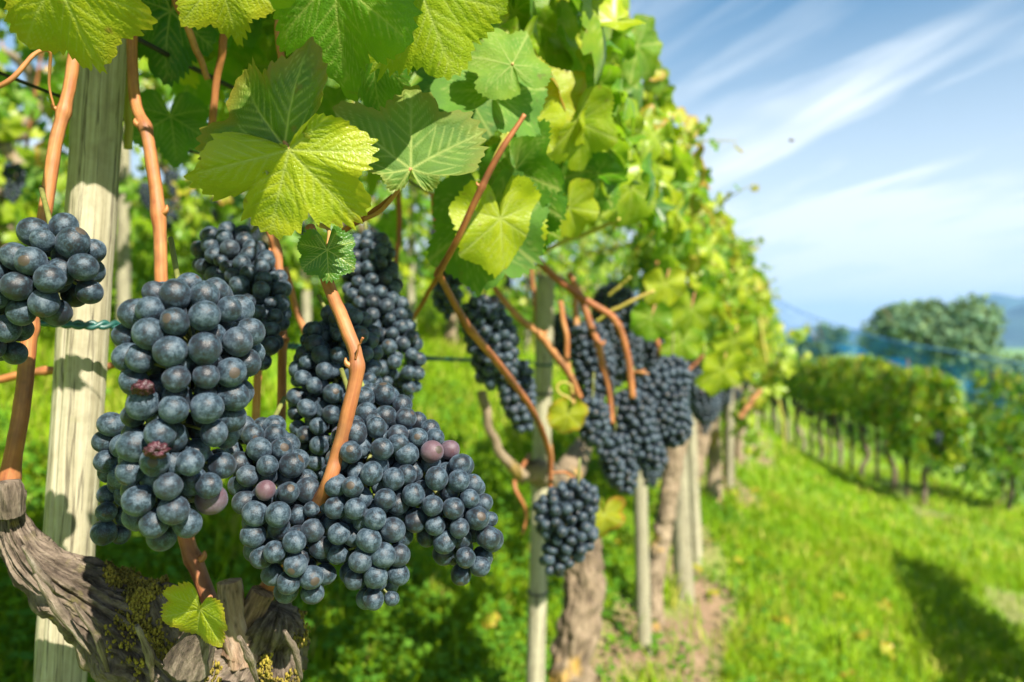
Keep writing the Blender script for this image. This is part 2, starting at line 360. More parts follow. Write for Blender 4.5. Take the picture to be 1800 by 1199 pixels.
M_CUT = wood('cut_wood', [(.3, (.26, .17, .11)), (.5, (.45, .33, .24)), (.7, (.56, .46, .36))], (1, 1, 1), 90, .9, .6, .001)

def simple(name, col, rough=.6, metallic=0.0, var=.3, scale=30, bumps=0.0):
    m, nd, lk, out = new_mat(name); tc = nd.new('ShaderNodeTexCoord').outputs['Object']
    n = noise(nd, lk, tc, scale, 4)
    c = ramp(nd, lk, n, [(.3, tuple(x * (1 - var) for x in col)), (.7, tuple(min(1, x * (1 + var)) for x in col))])
    p = N(nd, 'ShaderNodeBsdfPrincipled', i_Roughness=rough, i_Metallic=metallic); lk.new(c, p.inputs['Base Color'])
    if bumps: lk.new(bump(nd, lk, n, bumps, .002), p.inputs['Normal'])
    lk.new(p.outputs[0], out.inputs[0]); return m
M_WIRE = simple('black_wire', (.02, .02, .022), .5)
M_GWIRE = simple('green_coated_wire', (.012, .075, .065), .4, scale=200)
M_STEEL = simple('steel_wire', (.20, .20, .20), .45, .8)
M_STEM = simple('bunch_stem', (.16, .17, .04), .6, scale=120)
M_MOSS = simple('moss', (.21, .16, .018), .9, var=.7, scale=90)
M_SHRIV = simple('shrivelled_berry', (.045, .010, .016), .5, var=.8, scale=300, bumps=.6)
M_BEE = simple('insect_body', (.12, .06, .03), .5)
M_WING = simple('insect_wing', (.5, .45, .4), .3)

def blade_material(name, stops, tr=.35):
    m, nd, lk, out = new_mat(name); t = attr(nd, 'tint')
    tc = nd.new('ShaderNodeTexCoord').outputs['Object']
    n = noise(nd, lk, tc, 2.2, 4)
    n8 = noise(nd, lk, tc, 7.0, 3)
    f = mth(nd, lk, 'ADD', mth(nd, lk, 'ADD', mth(nd, lk, 'MULTIPLY', t, .5), mth(nd, lk, 'MULTIPLY', n, .6)), mth(nd, lk, 'MULTIPLY', mth(nd, lk, 'SUBTRACT', n8, .45), .5))
    c = ramp(nd, lk, f, stops)
    p = N(nd, 'ShaderNodeBsdfPrincipled', i_Roughness=.6); lk.new(c, p.inputs['Base Color']); p.inputs['Specular IOR Level'].default_value = .12
    b = nd.new('ShaderNodeBsdfTranslucent'); lk.new(mixrgb(nd, lk, .5, c, (.50, .60, .004)), b.inputs[0])
    x = N(nd, 'ShaderNodeMixShader', i_0=tr); lk.new(p.outputs[0], x.inputs[1]); lk.new(b.outputs[0], x.inputs[2]); lk.new(x.outputs[0], out.inputs[0]); return m
M_GRASS = blade_material('grass_blades', [(.15, (.065, .16, .005)), (.42, (.135, .29, .006)), (.68, (.24, .36, .008)), (.84, (.48, .43, .10))])
M_WEED = blade_material('weed_leaves', [(.15, (.035, .12, .012)), (.5, (.08, .20, .015)), (.85, (.18, .32, .02))], .3)
M_TREE = blade_material('haze_tinted_tree_leaves', [(.2, (.05, .12, .09)), (.5, (.10, .19, .11)), (.85, (.19, .27, .11))], .2)  # bluish cast of haze and net is painted into the leaf colour

def ground_material():
    m, nd, lk, out = new_mat('ground_soil_and_turf')
    tc = nd.new('ShaderNodeTexCoord').outputs['Object']
    n1 = noise(nd, lk, tc, 1.3, 6, .6); n2 = noise(nd, lk, tc, 26, 5, .7); n3 = noise(nd, lk, tc, .03, 4)
    g = ramp(nd, lk, n2, [(.3, (.07, .15, .006)), (.5, (.14, .26, .006)), (.7, (.24, .34, .01))])
    s = ramp(nd, lk, n2, [(.3, (.14, .085, .045)), (.55, (.26, .17, .10)), (.75, (.36, .26, .17))])
    c = mixrgb(nd, lk, attr(nd, 'soil'), g, s)
    p = N(nd, 'ShaderNodeBsdfPrincipled', i_Roughness=.95); lk.new(c, p.inputs['Base Color'])
    lk.new(bump(nd, lk, n2, .8, .03), p.inputs['Normal']); lk.new(p.outputs[0], out.inputs[0]); return m
M_GROUND = ground_material()
M_HILL = simple('wooded_hillside', (.03, .065, .045), .95, var=.4, scale=.012)

# ------------------------------------------------------------------ ground, hills, haze
def axis(lo, hi, fine, n):
    t = np.linspace(-1, 1, n); k = 7.5
    s = np.sinh(t * k) / np.sinh(k)
    return np.where(s < 0, -s * lo, s * hi)
gx = np.unique(np.concatenate([axis(-4000, 5000, 0, 150), np.linspace(-6, 12, 200)])); gy = np.unique(np.concatenate([axis(-300, 6000, 0, 150), np.linspace(-1, 20, 220)]))
X, Y = np.meshgrid(gx, gy, indexing='ij'); Z = ground_z(X, Y)
i, j = np.meshgrid(np.arange(len(gx) - 1), np.arange(len(gy) - 1), indexing='ij'); ny = len(gy)
U_ = ufun(X, Y); so = vnoise(np.stack([X * 2.1, Y * 2.1, 0 * X], -1)); so = np.clip((so + .05) * 3, 0, 1) * np.maximum(np.clip((.30 - np.abs(U_ - .06)) * 6, 0, 1), .5 * np.clip((.3 - np.abs(U_ - 1.95)) * 6, 0, 1)) * (Y < 40)
mb = MB(); mb.add(np.stack([X, Y, Z], -1).reshape(-1, 3), [np.stack([i * ny + j, (i + 1) * ny + j, (i + 1) * ny + j + 1, i * ny + j + 1], -1).reshape(-1, 4)], soil=so.ravel())
o = mb.build('ground', M_GROUND); tag(o, kind='structure')

def hills():
    mb = MB()
    for y0, x0, x1, hfun, dep in ((3400, 1000, 5600, lambda px: 155 + 60 * np.clip((px - 1690) / 60, -1.8, .7) + 10 * np.sin(px / 17), 700),
                                  (2300, 1150, 4200, lambda px: 62 * np.clip((px - 1690) / 80, -.6, 1.5) + 14 + 6 * np.sin(px / 11), 500)):
        xs = np.linspace(x0, x1, 160); ts = np.linspace(0, 1, 14)
        XX, TT = np.meshgrid(xs, ts, indexing='ij'); px = CX + FPX * XX / y0
        prof = np.sin(np.pi * TT) ** .8
        ZZ = -18 + (np.maximum(hfun(px), 2) + 18) * prof * (1 + .06 * fbm(np.stack([XX / 160, TT * 4, 0 * XX], -1), 4))
        YY = y0 + (TT - .5) * dep
        i, j = np.meshgrid(np.arange(159), np.arange(13), indexing='ij')
        mb.add(np.stack([XX, YY, ZZ], -1).reshape(-1, 3), [np.stack([i * 14 + j, (i + 1) * 14 + j, (i + 1) * 14 + j + 1, i * 14 + j + 1], -1).reshape(-1, 4)])
    tag(mb.build('hills', M_HILL), kind='structure')
hills()

# ------------------------------------------------------------------ leaves
LOBES = [(-180, .10), (-170, .34), (-156, .62), (-138, .74), (-118, .84), (-104, .86), (-84, .72), (-66, .90), (-52, .97), (-40, .90), (-26, .77), (-12, .94), (0, 1.03), (12, .94), (26, .77), (40, .90), (52, .97), (66, .90), (84, .72), (104, .86), (118, .84), (138, .74), (156, .62), (170, .34), (180, .10)]
def leaf(nr, na, seed=0, teeth=.05, fold=.1, droop=.25, wave=.06, blister=.02, lobe=1.0, curl=0.0, veins=True, sx=1.0, cut=()):
    r = np.random.default_rng(seed)
    an = np.array([a for a, _ in LOBES]) + r.normal(0, 3, len(LOBES)) * (np.abs([a for a, _ in LOBES]) < 165)
    ra = np.array([b for _, b in LOBES]) + r.normal(0, .035, len(LOBES))
    ra[0] = ra[-1] = .1
    for (c0, c1, cf) in cut: ra = np.where((an > c0) & (an < c1), ra * cf, ra)
    mean = .82; ra[2:-2] = mean + (ra[2:-2] - mean) * lobe
    ph = np.linspace(-178, 178, na)
    x = np.interp(ph, an, np.arange(len(an))); i = x.astype(int).clip(0, len(an) - 2); f = x - i; f = f * f * (3 - 2 * f)
    rad = ra[i] * (1 - f) + ra[i + 1] * f
    tth = ((ph * np.where(ph > 0, 1, -1) + r.uniform(0, 9)) / 6.6 + .35 * np.sin(ph / 19 + seed)); ti_ = np.floor(tth).astype(int) % 97; tth = tth % 1; tth = np.where(tth < .68, 1 - tth / .68, (tth - .68) / .32)
    rad = rad * (1 + 1.7 * teeth * r.uniform(.25, 1.6, 97)[ti_] * (.45 - tth) * (1 + .5 * np.sin(ph / 11 + seed))) * (np.clip((178 - np.abs(ph)) / 14, .3, 1) ** .4)
    t = np.linspace(0, 1, nr + 1)[1:]
    a = np.radians(ph); Xf = (t[:, None] * rad * np.sin(a)); Yf = (t[:, None] * rad * np.cos(a))
    xy = np.stack([Xf, Yf], -1).reshape(-1, 2); xy = np.vstack([[0, 0], xy])
    T = np.concatenate([[0], np.repeat(t, na)]); PH = np.concatenate([[0], np.tile(ph, nr)])
    # veins
    segs = []
    for va, vl in ((0, 1.0), (-54, .93), (54, .93), (-108, .78), (108, .78), (-150, .55), (150, .55)):
        d = np.array([math.sin(math.radians(va)), math.cos(math.radians(va))]); segs.append((np.zeros(2), d * vl, 1.0))
        for k, s in enumerate(np.arange(.22, .92, .13)):
            for sg in (-1, 1):
                b = math.radians(va + sg * (44 - 12 * s)); l = (.34 * (1 - s) + .13) * vl
                segs.append((d * s * vl * (1 + .03 * sg), d * s * vl + np.array([math.sin(b), math.cos(b)]) * l, .5))
    vein = np.zeros(len(xy)); wide = np.zeros(len(xy))
    if veins:
        for p0, p1, w in segs:
            dv = p1 - p0; u = np.clip(((xy - p0) @ dv) / (dv @ dv), 0, 1); dd = np.linalg.norm(xy - p0 - u[:, None] * dv, axis=1)
            wd = (.016 if w == 1 else .011) * (1 - .55 * u)
            vein = np.maximum(vein, w ** .5 * np.exp(-(dd / wd) ** 2)); wide = np.maximum(wide, np.exp(-(dd / .05) ** 2) * (1 if w == 1 else .7))
    q = np.column_stack([xy * 7, np.full(len(xy), seed * 1.3)])
    z = fold * np.abs(xy[:, 0]) ** 1.2 - droop * (xy[:, 1] * np.abs(xy[:, 1]) * .8 + .6 * xy[:, 0] ** 2) + wave * T ** 2 * np.sin(np.radians(PH) * 5 + seed * 1.9) \
        + wave * .8 * fbm(q * .35, 2) * T
    z = z + .8 * blister * ((1 - wide) * .8 + fbm(q, 3) * .7) * np.clip(T * 4, 0, 1) * np.clip((1.02 - T) * 5, .2, 1) - curl * T ** 4
    V = np.column_stack([xy[:, 0] * sx, xy[:, 1], z])
    j = np.arange(na - 1)
    tri = np.column_stack([np.zeros(na - 1, int), 1 + j + 1, 1 + j])
    ii, jj = np.meshgrid(np.arange(nr - 1), j, indexing='ij'); b = 1 + ii * na + jj
    quad = np.stack([b, b + 1, b + na + 1, b + na], -1).reshape(-1, 4)
    return V, [tri, quad], vein, T

def frame_leaf(V, pos, T, Nrm, size):
    T = unit(np.asarray(T, float)); Nrm = np.asarray(Nrm, float); Nrm = unit(Nrm - T * (Nrm @ T)); Xa = np.cross(T, Nrm)
    return np.asarray(pos) + size * (V[:, :1] * Xa + V[:, 1:2] * T + V[:, 2:3] * Nrm)

# templates for the canopies: medium (near), low (far)
MED = [leaf(6, 54, s, .11, (-.2, .06, .3, .5, .1, -.1, .4, .2, .0, .6)[s], (.2, .5, .8, .3, 1.0, .4, .1, .7, .9, .3)[s], .07 + .03 * (s % 4), .02, .8 + .15 * (s % 4), veins=True) for s in range(10)]
LOW = [leaf(2, 15, s, 0, .1 * (s % 3), .2 + .1 * (s % 3), .08, 0, 1.0, veins=False) for s in range(6)]
def scatter(mb, tmpl, pos, tip, nrm, size, tint, dry, rg):
    M = len(pos)
    if not M: return
    tip = unit(tip); nrm = unit(nrm - tip * (nrm * tip).sum(1, keepdims=True)); xa = np.cross(tip, nrm)
    which = rg.integers(0, len(tmpl), M)
    for k, (V, F, vein, T) in enumerate(tmpl):
        s = np.where(which == k)[0]
        if not len(s): continue
        n = len(V); sx = rg.uniform(.88, 1.12, len(s))
        W = pos[s][:, None] + size[s][:, None, None] * ((V[None, :, :1] * sx[:, None, None]) * xa[s][:, None] + V[None, :, 1:2] * tip[s][:, None] + V[None, :, 2:3] * nrm[s][:, None])
        off = (np.arange(len(s)) * n)[:, None, None]
        mb.add(W.reshape(-1, 3), [(f[None] + off).reshape(-1, f.shape[1]) for f in F],
               tint=np.repeat(tint[s], n), dry=np.repeat(dry[s], n), vein=np.tile(vein, len(s)), edge=np.tile(T, len(s)))

def canopy(y0, y1, count, u_c=0.0, uw=.22, zlo=.95, zhi=1.62, size=.058, tmpl=MED, rg=R, keep=None, dryp=.08, tint_mu=.55, hang=.12, base_z=None):
    """leaves of one vine between rows positions y0..y1, hanging on both faces of the trellis"""
    n = int(count)
    y = rg.uniform(y0, y1, n)
    face = rg.choice([-1, 1], n, p=[.42, .58]); u = u_c + face * uw * (np.sqrt(rg.uniform(.05, 1, n)) + .35 * vnoise(np.column_stack([y * 2.3, rg.uniform(0, .3, n) + face * 7, rg.uniform(0, 1, n) * 2])))
    wob = vnoise(np.column_stack([y * 1.1, np.full(n, u_c), 0 * y]))
    z = rg.uniform(0, 1, n); top = zhi + .13 * wob; lo = zlo + hang * vnoise(np.column_stack([y * 1.7 + 9, np.full(n, u_c + face), 0 * y]))
    u = u_c + (u - u_c) * np.clip(1.25 - np.abs(z - .45) * 1.1, .4, 1.2)
    g = ground_z(rx(y, u_c), y)
    zz = g + lo + (top - lo) * z
    x = rx(y, u_c) + (u - u_c) * 1.063
    pos = np.column_stack([x, y, zz])
    nvec = np.array([.94, -.34, 0])
    nrm = nvec[None] * (np.where(u - u_c > 0, 1, -1) * .9)[:, None] + rg.normal(0, .42, (n, 3)) + np.array([0, 0, .55])
    tip = rg.normal(0, .5, (n, 3)) + np.array([0, 0, -.8]) + nvec[None] * (np.where(u - u_c > 0, 1, -1) * .45)[:, None]
    sz = size * rg.uniform(.45, 1.25, n)
    tint = np.clip(rg.normal(tint_mu, .27, n), .05, 1.1); dry = np.where(rg.uniform(size=n) < dryp * (.5 + 1.6 * z), rg.uniform(.35, 1, n), 0)
    cl = vnoise(pos * np.array([4.2, 4.2, 4.2]) + 5); m = cl > rg.uniform(-1.1, .15, n) - .35
    if keep is not None: m &= keep(pos)
    return pos[m], tip[m], nrm[m], sz[m], tint[m], dry[m]

def hero_leaf(parent, px, py, d, size_px, ang, yaw=0, pitch=0, seed=0, tint=.6, dry=0.0, flip=False, pet=None, label=None, res=(34, 240), **kw):
    """a leaf whose stalk end stands at (px,py,d); ang = clock angle of its tip; yaw/pitch turn its face"""
    V, F, vein, T = leaf(*res, seed=seed, **kw)
    a = math.radians(ang); tip = np.array([math.sin(a), 0, math.cos(a)])
    nr = np.array([0, 1.0 if flip else -1.0, 0])
    M = np.array(Matrix.Rotation(math.radians(yaw), 3, 'Z') @ Matrix.Rotation(math.radians(pitch), 3, 'X'))
    tip, nr = M @ tip, M @ nr
    pos = P(px, py, d); s = size_px / FPX * d
    mb = MB(); mb.add(frame_leaf(V, pos, tip, nr, s), F, tint=tint, dry=dry, vein=vein, edge=T)
    o = mb.build('leaf', M_LEAF, parent)
    if label: o['label'] = label
    if pet:
        pts = [pos - nr * .0008] + [P(*q) for q in pet]
        m2 = MB(); tube(m2, pts, np.linspace(.0011, .0016, len(pts)), 8, n=14); m2.build('petiole', M_PETIOLE, o)
    return o

# ------------------------------------------------------------------ builders: posts, canes, trunks, bunches
def post_mesh(p0, p1, r, segs=14, n=24, rough=.03, seed=0, notch=None):
    mb = MB(); p0, p1 = np.asarray(p0), np.asarray(p1)
    ts = np.linspace(0, 1, 7); pts = p0 + (p1 - p0) * ts[:, None]
    rr = r * np.array([1.04, 1.02, 1.0, .99, .97, .96, .95])
    tube(mb, pts, rr, segs, n=n, rough=rough, ridge=.012, rs=25, seed=seed, notch=notch); return mb
def cane(parent, pts, rpx, mat=None, seed=0, nodes=(), name='cane', segs=12, label=None):
    """pts: (px,py,d); rpx radius in photo pixels at each point's own depth; nodes: positions 0..1 along it that swell"""
    p = np.array([P(*q) for q in pts]); dd = np.array([q[2] for q in pts])
    r = np.broadcast_to(np.asarray(rpx, float), (len(pts),)) / FPX * dd * (.8 if seed >= 30 else .80)
    n = 14 * (len(pts) - 1) + 1; pr = catmull(np.column_stack([p, r]), n); t = np.linspace(0, 1, n)
    for q in nodes: pr[:, 3] *= 1 + .24 * np.exp(-((t - q) / .018) ** 2)
    pr[:, :3] += .5 * r.mean() * np.stack([vnoise(np.column_stack([t * 6, np.full(n, seed + k), 0 * t])) for k in (0, 9, 18)], -1) * np.sin(np.pi * t)[:, None]
    mb = MB(); tube(mb, pr[:, :3], pr[:, 3], segs, n=n, rough=.06, rs=180, seed=seed)
    for q in nodes:
        k = int(q * (n - 1)); c = pr[k, :3]; rr = pr[k, 3]
        sgn = 1 if (seed + k) % 2 else -1
        tube(mb, [c, c + np.array([sgn * rr * 1.1, -rr * .4, rr * .5]), c + np.array([sgn * rr * 1.25, -rr * .4, rr * 1.2])], [rr * .5, rr * .38, rr * .10], 7, rough=.2, rs=300)
    o = mb.build(name, mat or M_CANE, parent)
    if label: o['label'] = label
    return o

GS = {}
def grape_data(res):
    if res not in GS:
        V, F = sphere(*res); V = V * np.array([1, 1, 1.04]); ds = []
        for k in range(5):
            mb = MB(); mb.add(V * (1 + .085 * fbm(V * .8 + 31 * k, 2) + .02 * fbm(V * 2.2 + 13 * k, 2))[:, None], F); ds.append(mb.data('grape', M_GRAPE))
        GS[res] = (ds, V, F)
    return GS[res]
def pack(chain, rg_, rng, layer=1.0, dens=1.62, tries=9000):
    """sphere centres just under the skin of a chain of balls (k,4)"""
    ch = np.asarray(chain, float); n = max(2, 6 * (len(ch) - 1) + 1)
    cc = catmull(ch, n) if len(ch) > 1 else ch
    def sdf(p): return (np.linalg.norm(p[:, None] - cc[None, :, :3], axis=2) - cc[None, :, 3]).min(1)
    w = cc[:, 3] ** 2; k = rng.choice(len(cc), tries, p=w / w.sum()); dirs = unit(rng.normal(size=(tries, 3)))
    p = cc[k, :3] + dirs * np.maximum(cc[k, 3] - rg_ * layer, 0)[:, None]
    p = p[np.abs(sdf(p) + rg_ * layer) < rg_ * .35]
    keep = np.zeros((0, 3))
    for q in p:
        if not len(keep) or np.min(np.sum((keep - q) ** 2, 1)) > (dens * rg_) ** 2: keep = np.vstack([keep, q])
    for _ in range(14):
        d = keep[:, None] - keep[None]; L = np.linalg.norm(d, axis=2) + np.eye(len(keep)) * 9
        push = np.where(L < 1.84 * rg_, (1.84 * rg_ - L) * .25, 0)
        keep = keep + (d / L[..., None] * push[..., None]).sum(1)
        s = sdf(keep); near = cc[np.argmin(np.linalg.norm(keep[:, None] - cc[None, :, :3], axis=2) - cc[None, :, 3], axis=1), :3]
        keep = keep + unit(keep - near) * np.clip(-(s + rg_ * layer), -.3 * rg_, .3 * rg_)[:, None]
    near = cc[np.argmin(np.linalg.norm(keep[:, None] - cc[None, :, :3], axis=2) - cc[None, :, 3], axis=1), :3]
    return keep, unit(keep - near)
def rot_to(axis_dir, spin):
    q = Vector(axis_dir).to_track_quat('Z', 'Y').to_matrix() @ Matrix.Rotation(spin, 3, 'Z'); return q
def bunch(label, chain, rg_=.0074, seed=0, res=(28, 18), most=95, stem=None, group=None, shrivelled=()):
    """chain: (px,py,d,r_px) balls; every berry towards the viewer is its own part, the rest one mesh"""
    rng = np.random.default_rng(seed); ch = np.array([[*P(a, b, d), r / FPX * d] for a, b, d, r in chain])
    top = ch[0, :3] + np.array([0, 0, ch[0, 3] * .6])
    root = thing('grape_bunch', top, label, 'grape bunch', group)
    pos, dirs = pack(ch, rg_, rng)
    inner, _ = pack(ch, rg_, rng, layer=2.5, dens=1.5, tries=2500)
    view = unit(np.array([0, 0, CAMZ]) - pos); facing = (dirs * view).sum(1)
    order = np.argsort(-facing); me, V, F = grape_data(res); lowV, lowF = grape_data((14, 9))[1:]
    front = [k for k in order if facing[k] > -.35][:most]; rest = [k for k in order if k not in set(front)]
    for k in front:
        o = bpy.data.objects.new('grape', me[rng.integers(5)]); COL.objects.link(o); o.parent = root
        s = rg_ * (rng.uniform(.86, 1.1) if rng.uniform() > .06 else rng.uniform(.62, .8))
        dv = unit(dirs[k] + rng.normal(0, .38, 3)); o.rotation_mode = 'QUATERNION'; o.rotation_quaternion = rot_to(dv, rng.uniform(0, 6.28)).to_quaternion()
        o.scale = (s * rng.uniform(.96, 1.04), s * rng.uniform(.96, 1.04), s); o.location = pos[k] - top
    mb = MB()
    for c in [pos[k] for k in rest] + list(inner): mb.add(lowV * rg_ * rng.uniform(.85, 1.05) + c, lowF)
    if mb.n:
        mb2 = MB(); mb2.add(np.concatenate(mb.V), mb.F)
        o = mb2.build('rear_grapes', M_GRAPE_IN, root); o['kind'] = 'stuff'
    m2 = MB()
    if stem: tube(m2, [P(*q) for q in stem] + [ch[0, :3]], [.0016] + [.0015] * (len(stem) - 1) + [.0018], 8)
    axis_ = catmull(ch, 12)[:, :3] if len(ch) > 1 else np.array([ch[0, :3], ch[0, :3] - [0, 0, .01]])
    tube(m2, axis_, .0016, 6)
    for k in front[::2]: 
        a = axis_[np.argmin(np.linalg.norm(axis_ - pos[k], axis=1))]; tube(m2, [a, pos[k]], .0008, 5, n=2)
    m2.build('stem', M_STEM, root)
    for (a, b, d) in shrivelled:
        m3 = MB(); V3, F3 = sphere(40, 28)
        V3 = V3 * (1 + .5 * fbm(V3 * 3 + a, 4) * 1.6)[:, None] * np.array([1.1, 1, .75]) * .0045 + P(a, b, d); m3.add(V3, F3); m3.build('shrivelled_grape', M_SHRIV, root)
    return root
def grape_inner():
    m = M_GRAPE.copy(); m.name = 'rear_grape_skin'
    for n in m.node_tree.nodes:
        if n.type == 'MATH' and n.operation == 'MULTIPLY' and abs(n.inputs[1].default_value - 800) < 1: n.inputs[1].default_value = 0
    for n in m.node_tree.nodes:
        if n.type == 'TEX_NOISE': n.inputs['Scale'].default_value *= 110
    return m
M_GRAPE_IN = grape_inner()

# ------------------------------------------------------------------ the near vine (hero)
vA_base = np.array([*(P(430, 1300, .55)[:2]), 0]); vA_base[2] = ground_z(vA_base[0], vA_base[1])
VA = thing('grapevine', vA_base, 'gnarled old vine trunk with peeling bark and moss beside the leaning near post', 'grapevine', 'grapevines of the near row')
mb = MB()
tp = [P(*q) for q in ((14, 868, .50), (18, 925, .505), (52, 985, .51), (120, 1035, .52), (205, 1090, .53), (290, 1150, .535), (360, 1225, .54), (395, 1330, .55), (405, 1550, .55))]
tr = np.array([21, 27, 36, 50, 72, 88, 96, 98, 92]) / FPX * .53
TV = tube(mb, tp + [vA_base + [0, 0, -.05]], np.append(tr, .036), 170, n=520, rough=.20, ridge=.30, rs=55, seed=3)
TV2 = tube(mb, [P(*q) for q in ((385, 1290, .55), (425, 1200, .54), (462, 1140, .535), (482, 1098, .53), (490, 1068, .53))], np.array([90, 90, 76, 56, 30]) / FPX * .535, 140, n=240, rough=.26, ridge=.32, rs=55, seed=8)
TV3 = tube(mb, [P(*q) for q in ((330, 1200, .53), (290, 1080, .525), (268, 1030, .525))], np.array([70, 48, 24]) / FPX * .53, 60, n=70, rough=.25, ridge=.15, rs=70, seed=5)
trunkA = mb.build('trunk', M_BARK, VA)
# knots and spurs
for q, r, sd in ((((18, 905, .495), (14, 862, .492), (13, 846, .492)), (24, 25, 20), 3), (((432, 1160, .52), (410, 1085, .515), (402, 1022, .515)), (34, 25, 20), 4), (((420, 1150, .52), (440, 1085, .52), (462, 1040, .52)), (32, 24, 20), 5),
                 (((330, 1170, .49), (352, 1120, .485), (372, 1090, .48)), (40, 28, 16), 6)):
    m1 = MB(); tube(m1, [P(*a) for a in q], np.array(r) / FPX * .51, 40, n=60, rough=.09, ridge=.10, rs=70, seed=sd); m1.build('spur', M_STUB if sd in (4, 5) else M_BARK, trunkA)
# moss
def moss_on(VV, spots, per, seed, parent):
    rg = np.random.default_rng(seed); mb = MB(); px, py = proj(VV); sv, sf = sphere(7, 5)
    for (a, b, r) in spots:
        idx = np.where((np.hypot(px - a, py - b) < r) & (VV[:, 1] < .57))[0]
        if not len(idx): continue
        for k in rg.choice(idx, min(per, len(idx) * 3)):
            if vnoise(VV[k] * 75) + .3 * vnoise(VV[k] * 260) < .08: continue
            c = VV[k] + rg.normal(0, .0012, 3) + np.array([0, -.001, .0012]); s = rg.uniform(.0003, .0010)
            mb.add(sv * (1 + .5 * rg.uniform(-1, 1, (len(sv), 1))) * s * np.array([1, 1, 1.5]) + c, sf)
    o = mb.build('moss', M_MOSS, parent); o['kind'] = 'stuff'
moss_on(np.vstack([TV, TV2, TV3]), ((255, 1030, 40), (275, 1085, 36), (300, 1150, 36), (270, 1190, 30), (250, 1050, 26), (535, 1110, 34), (490, 1185, 36), (350, 1180, 40), (210, 1010, 24), (320, 1120, 60), (230, 1120, 50)), 1500, 2, trunkA)
# loose strips of bark
rg = np.random.default_rng(31)
for (pts_) in (((130, 1060), (170, 1120), (190, 1180)), ((60, 1010), (110, 1080), (160, 1150)), ((500, 1110), (520, 1150), (530, 1195)), ((40, 960), (72, 1010), (95, 1040)), ((240, 1100), (262, 1150), (268, 1199)), ((420, 1120), (440, 1160), (452, 1199))):
    m1 = MB(); d = .468; tube(m1, [P(a, b, d + .012 * k) for k, (a, b) in enumerate(pts_)], [.0012, .0026, .0010], 7, n=16, rough=.4, rs=200, seed=int(pts_[0][0])); m1.build('bark_strip', M_BARK, trunkA)

cane(VA, ((13, 868, .50), (28, 770, .50), (43, 660, .505), (55, 570, .51), (68, 470, .515), (82, 355, .52), (93, 260, .525), (110, 190, .53), (126, 120, .535), (140, 20, .54)), (20, 18, 17, 16, 15, 14, 14, 13, 13, 12), seed=1, nodes=(.03, .33, .77))
cane(VA, ((374, 1075, .535), (352, 1010, .54), (328, 935, .545), (300, 780, .55), (280, 530, .555), (276, 420, .56), (270, 320, .565), (258, 235, .57), (238, 175, .58), (232, 60, .59), (240, -40, .60)), (18, 17, 17, 15, 14, 14, 14, 13, 12, 11, 11), seed=2, nodes=(.14, .54, .72))
cane(VA, ((470, 1060, .60), (490, 900, .61), (497, 740, .62), (500, 620, .63), (497, 520, .635), (486, 440, .64), (470, 390, .645), (450, 300, .66), (440, 200, .68)), (12, 11, 10, 10, 10, 10, 11, 10, 9), seed=3, nodes=(.40, .62))
cane(VA, ((440, 900, .70), (450, 730, .70), (458, 620, .70), (466, 500, .70), (480, 420, .70)), (10, 9, 9, 8, 8), seed=4, nodes=(.5,))
cane(VA, ((458, 1050, .53), (510, 970, .52), (568, 866, .462), (588, 800, .458), (606, 730, .458), (624, 640, .46), (606, 580, .465), (582, 510, .475), (560, 440, .49), (545, 400, .50)), (17, 17, 16, 16, 16, 15, 15, 14, 12, 11), seed=5, nodes=(.19, .55))
cane(VA, ((625, 632, .455), (631, 608, .452), (638, 594, .45)), (2.4, 2, 3.2), seed=6, name='twig', segs=7)
cane(VA, ((0, 668, .72), (60, 655, .72), (150, 650, .72), (240, 640, .72), (330, 640, .74)), (9, 9, 8, 7, 7), seed=7, nodes=(.3, .6))
cane(VA, ((-30, 165, .5), (20, 140, .5), (60, 97, .505), (88, 92, .51), (86, 150, .52), (95, 188, .525)), (6, 6, 5, 4, 3, 2.5), seed=9, name='tendril', segs=8)
cane(VA, ((540, 800, .72), (548, 640, .72), (520, 540, .72), (500, 470, .72)), (9, 8, 8, 8), seed=11)
cane(VA, ((590, 412, .56), (640, 385, .54), (690, 345, .52)), (6, 6, 5), seed=12, label='dark thin side shoot below the backlit leaf')
cane(VA, ((410, -20, .62), (395, 60, .62), (380, 140, .63), (372, 230, .64)), (9, 9, 8, 8), seed=13)
cane(VA, ((300, -20, .60), (335, 60, .60), (365, 140, .61)), (8, 8, 7), seed=14)
cane(VA, ((490, -10, .6), (492, 80, .6), (500, 170, .6)), (8, 8, 7), seed=15)
# lit leaves of this vine, each a part
hero_leaf(VA, 98, -42, .415, 172, 171, yaw=-8, pitch=24, seed=1, tint=.86, dry=.22, droop=.28, fold=.02, wave=.05, lobe=.8, pet=((80, -150, .45),), label='yellow green leaf hanging tip down in front of the post top')
hero_leaf(VA, 385, -40, .50, 108, 165, yaw=14, pitch=18, seed=2, tint=.9, dry=.15, droop=.35, lobe=.9, pet=((380, -140, .52),))
hero_leaf(VA, 590, -40, .455, 182, 188, yaw=-24, pitch=10, seed=3, tint=.42, droop=.30, fold=.12, wave=.07, lobe=1.25, pet=((600, -150, .48),), label='large bluish green leaf with a deep notch')
hero_leaf(VA, 735, -25, .47, 178, 152, yaw=16, pitch=22, seed=4, tint=.82, droop=.12, fold=.02, wave=.04, lobe=.7, pet=((700, -120, .48),), label='broad yellow green leaf at the top between bluish leaf and backlit leaf')
hero_leaf(VA, 508, 264, .420, 156, 196, cut=((88, 181, .32),), yaw=6, pitch=18, seed=5, tint=.92, dry=.10, droop=.10, fold=.05, wave=.10, blister=.022, lobe=1.3, sx=1.2, res=(46, 300), pet=((470, 200, .45), (440, 150, .50)), label='largest bright yellow green leaf with pale veins hanging over the bunches')
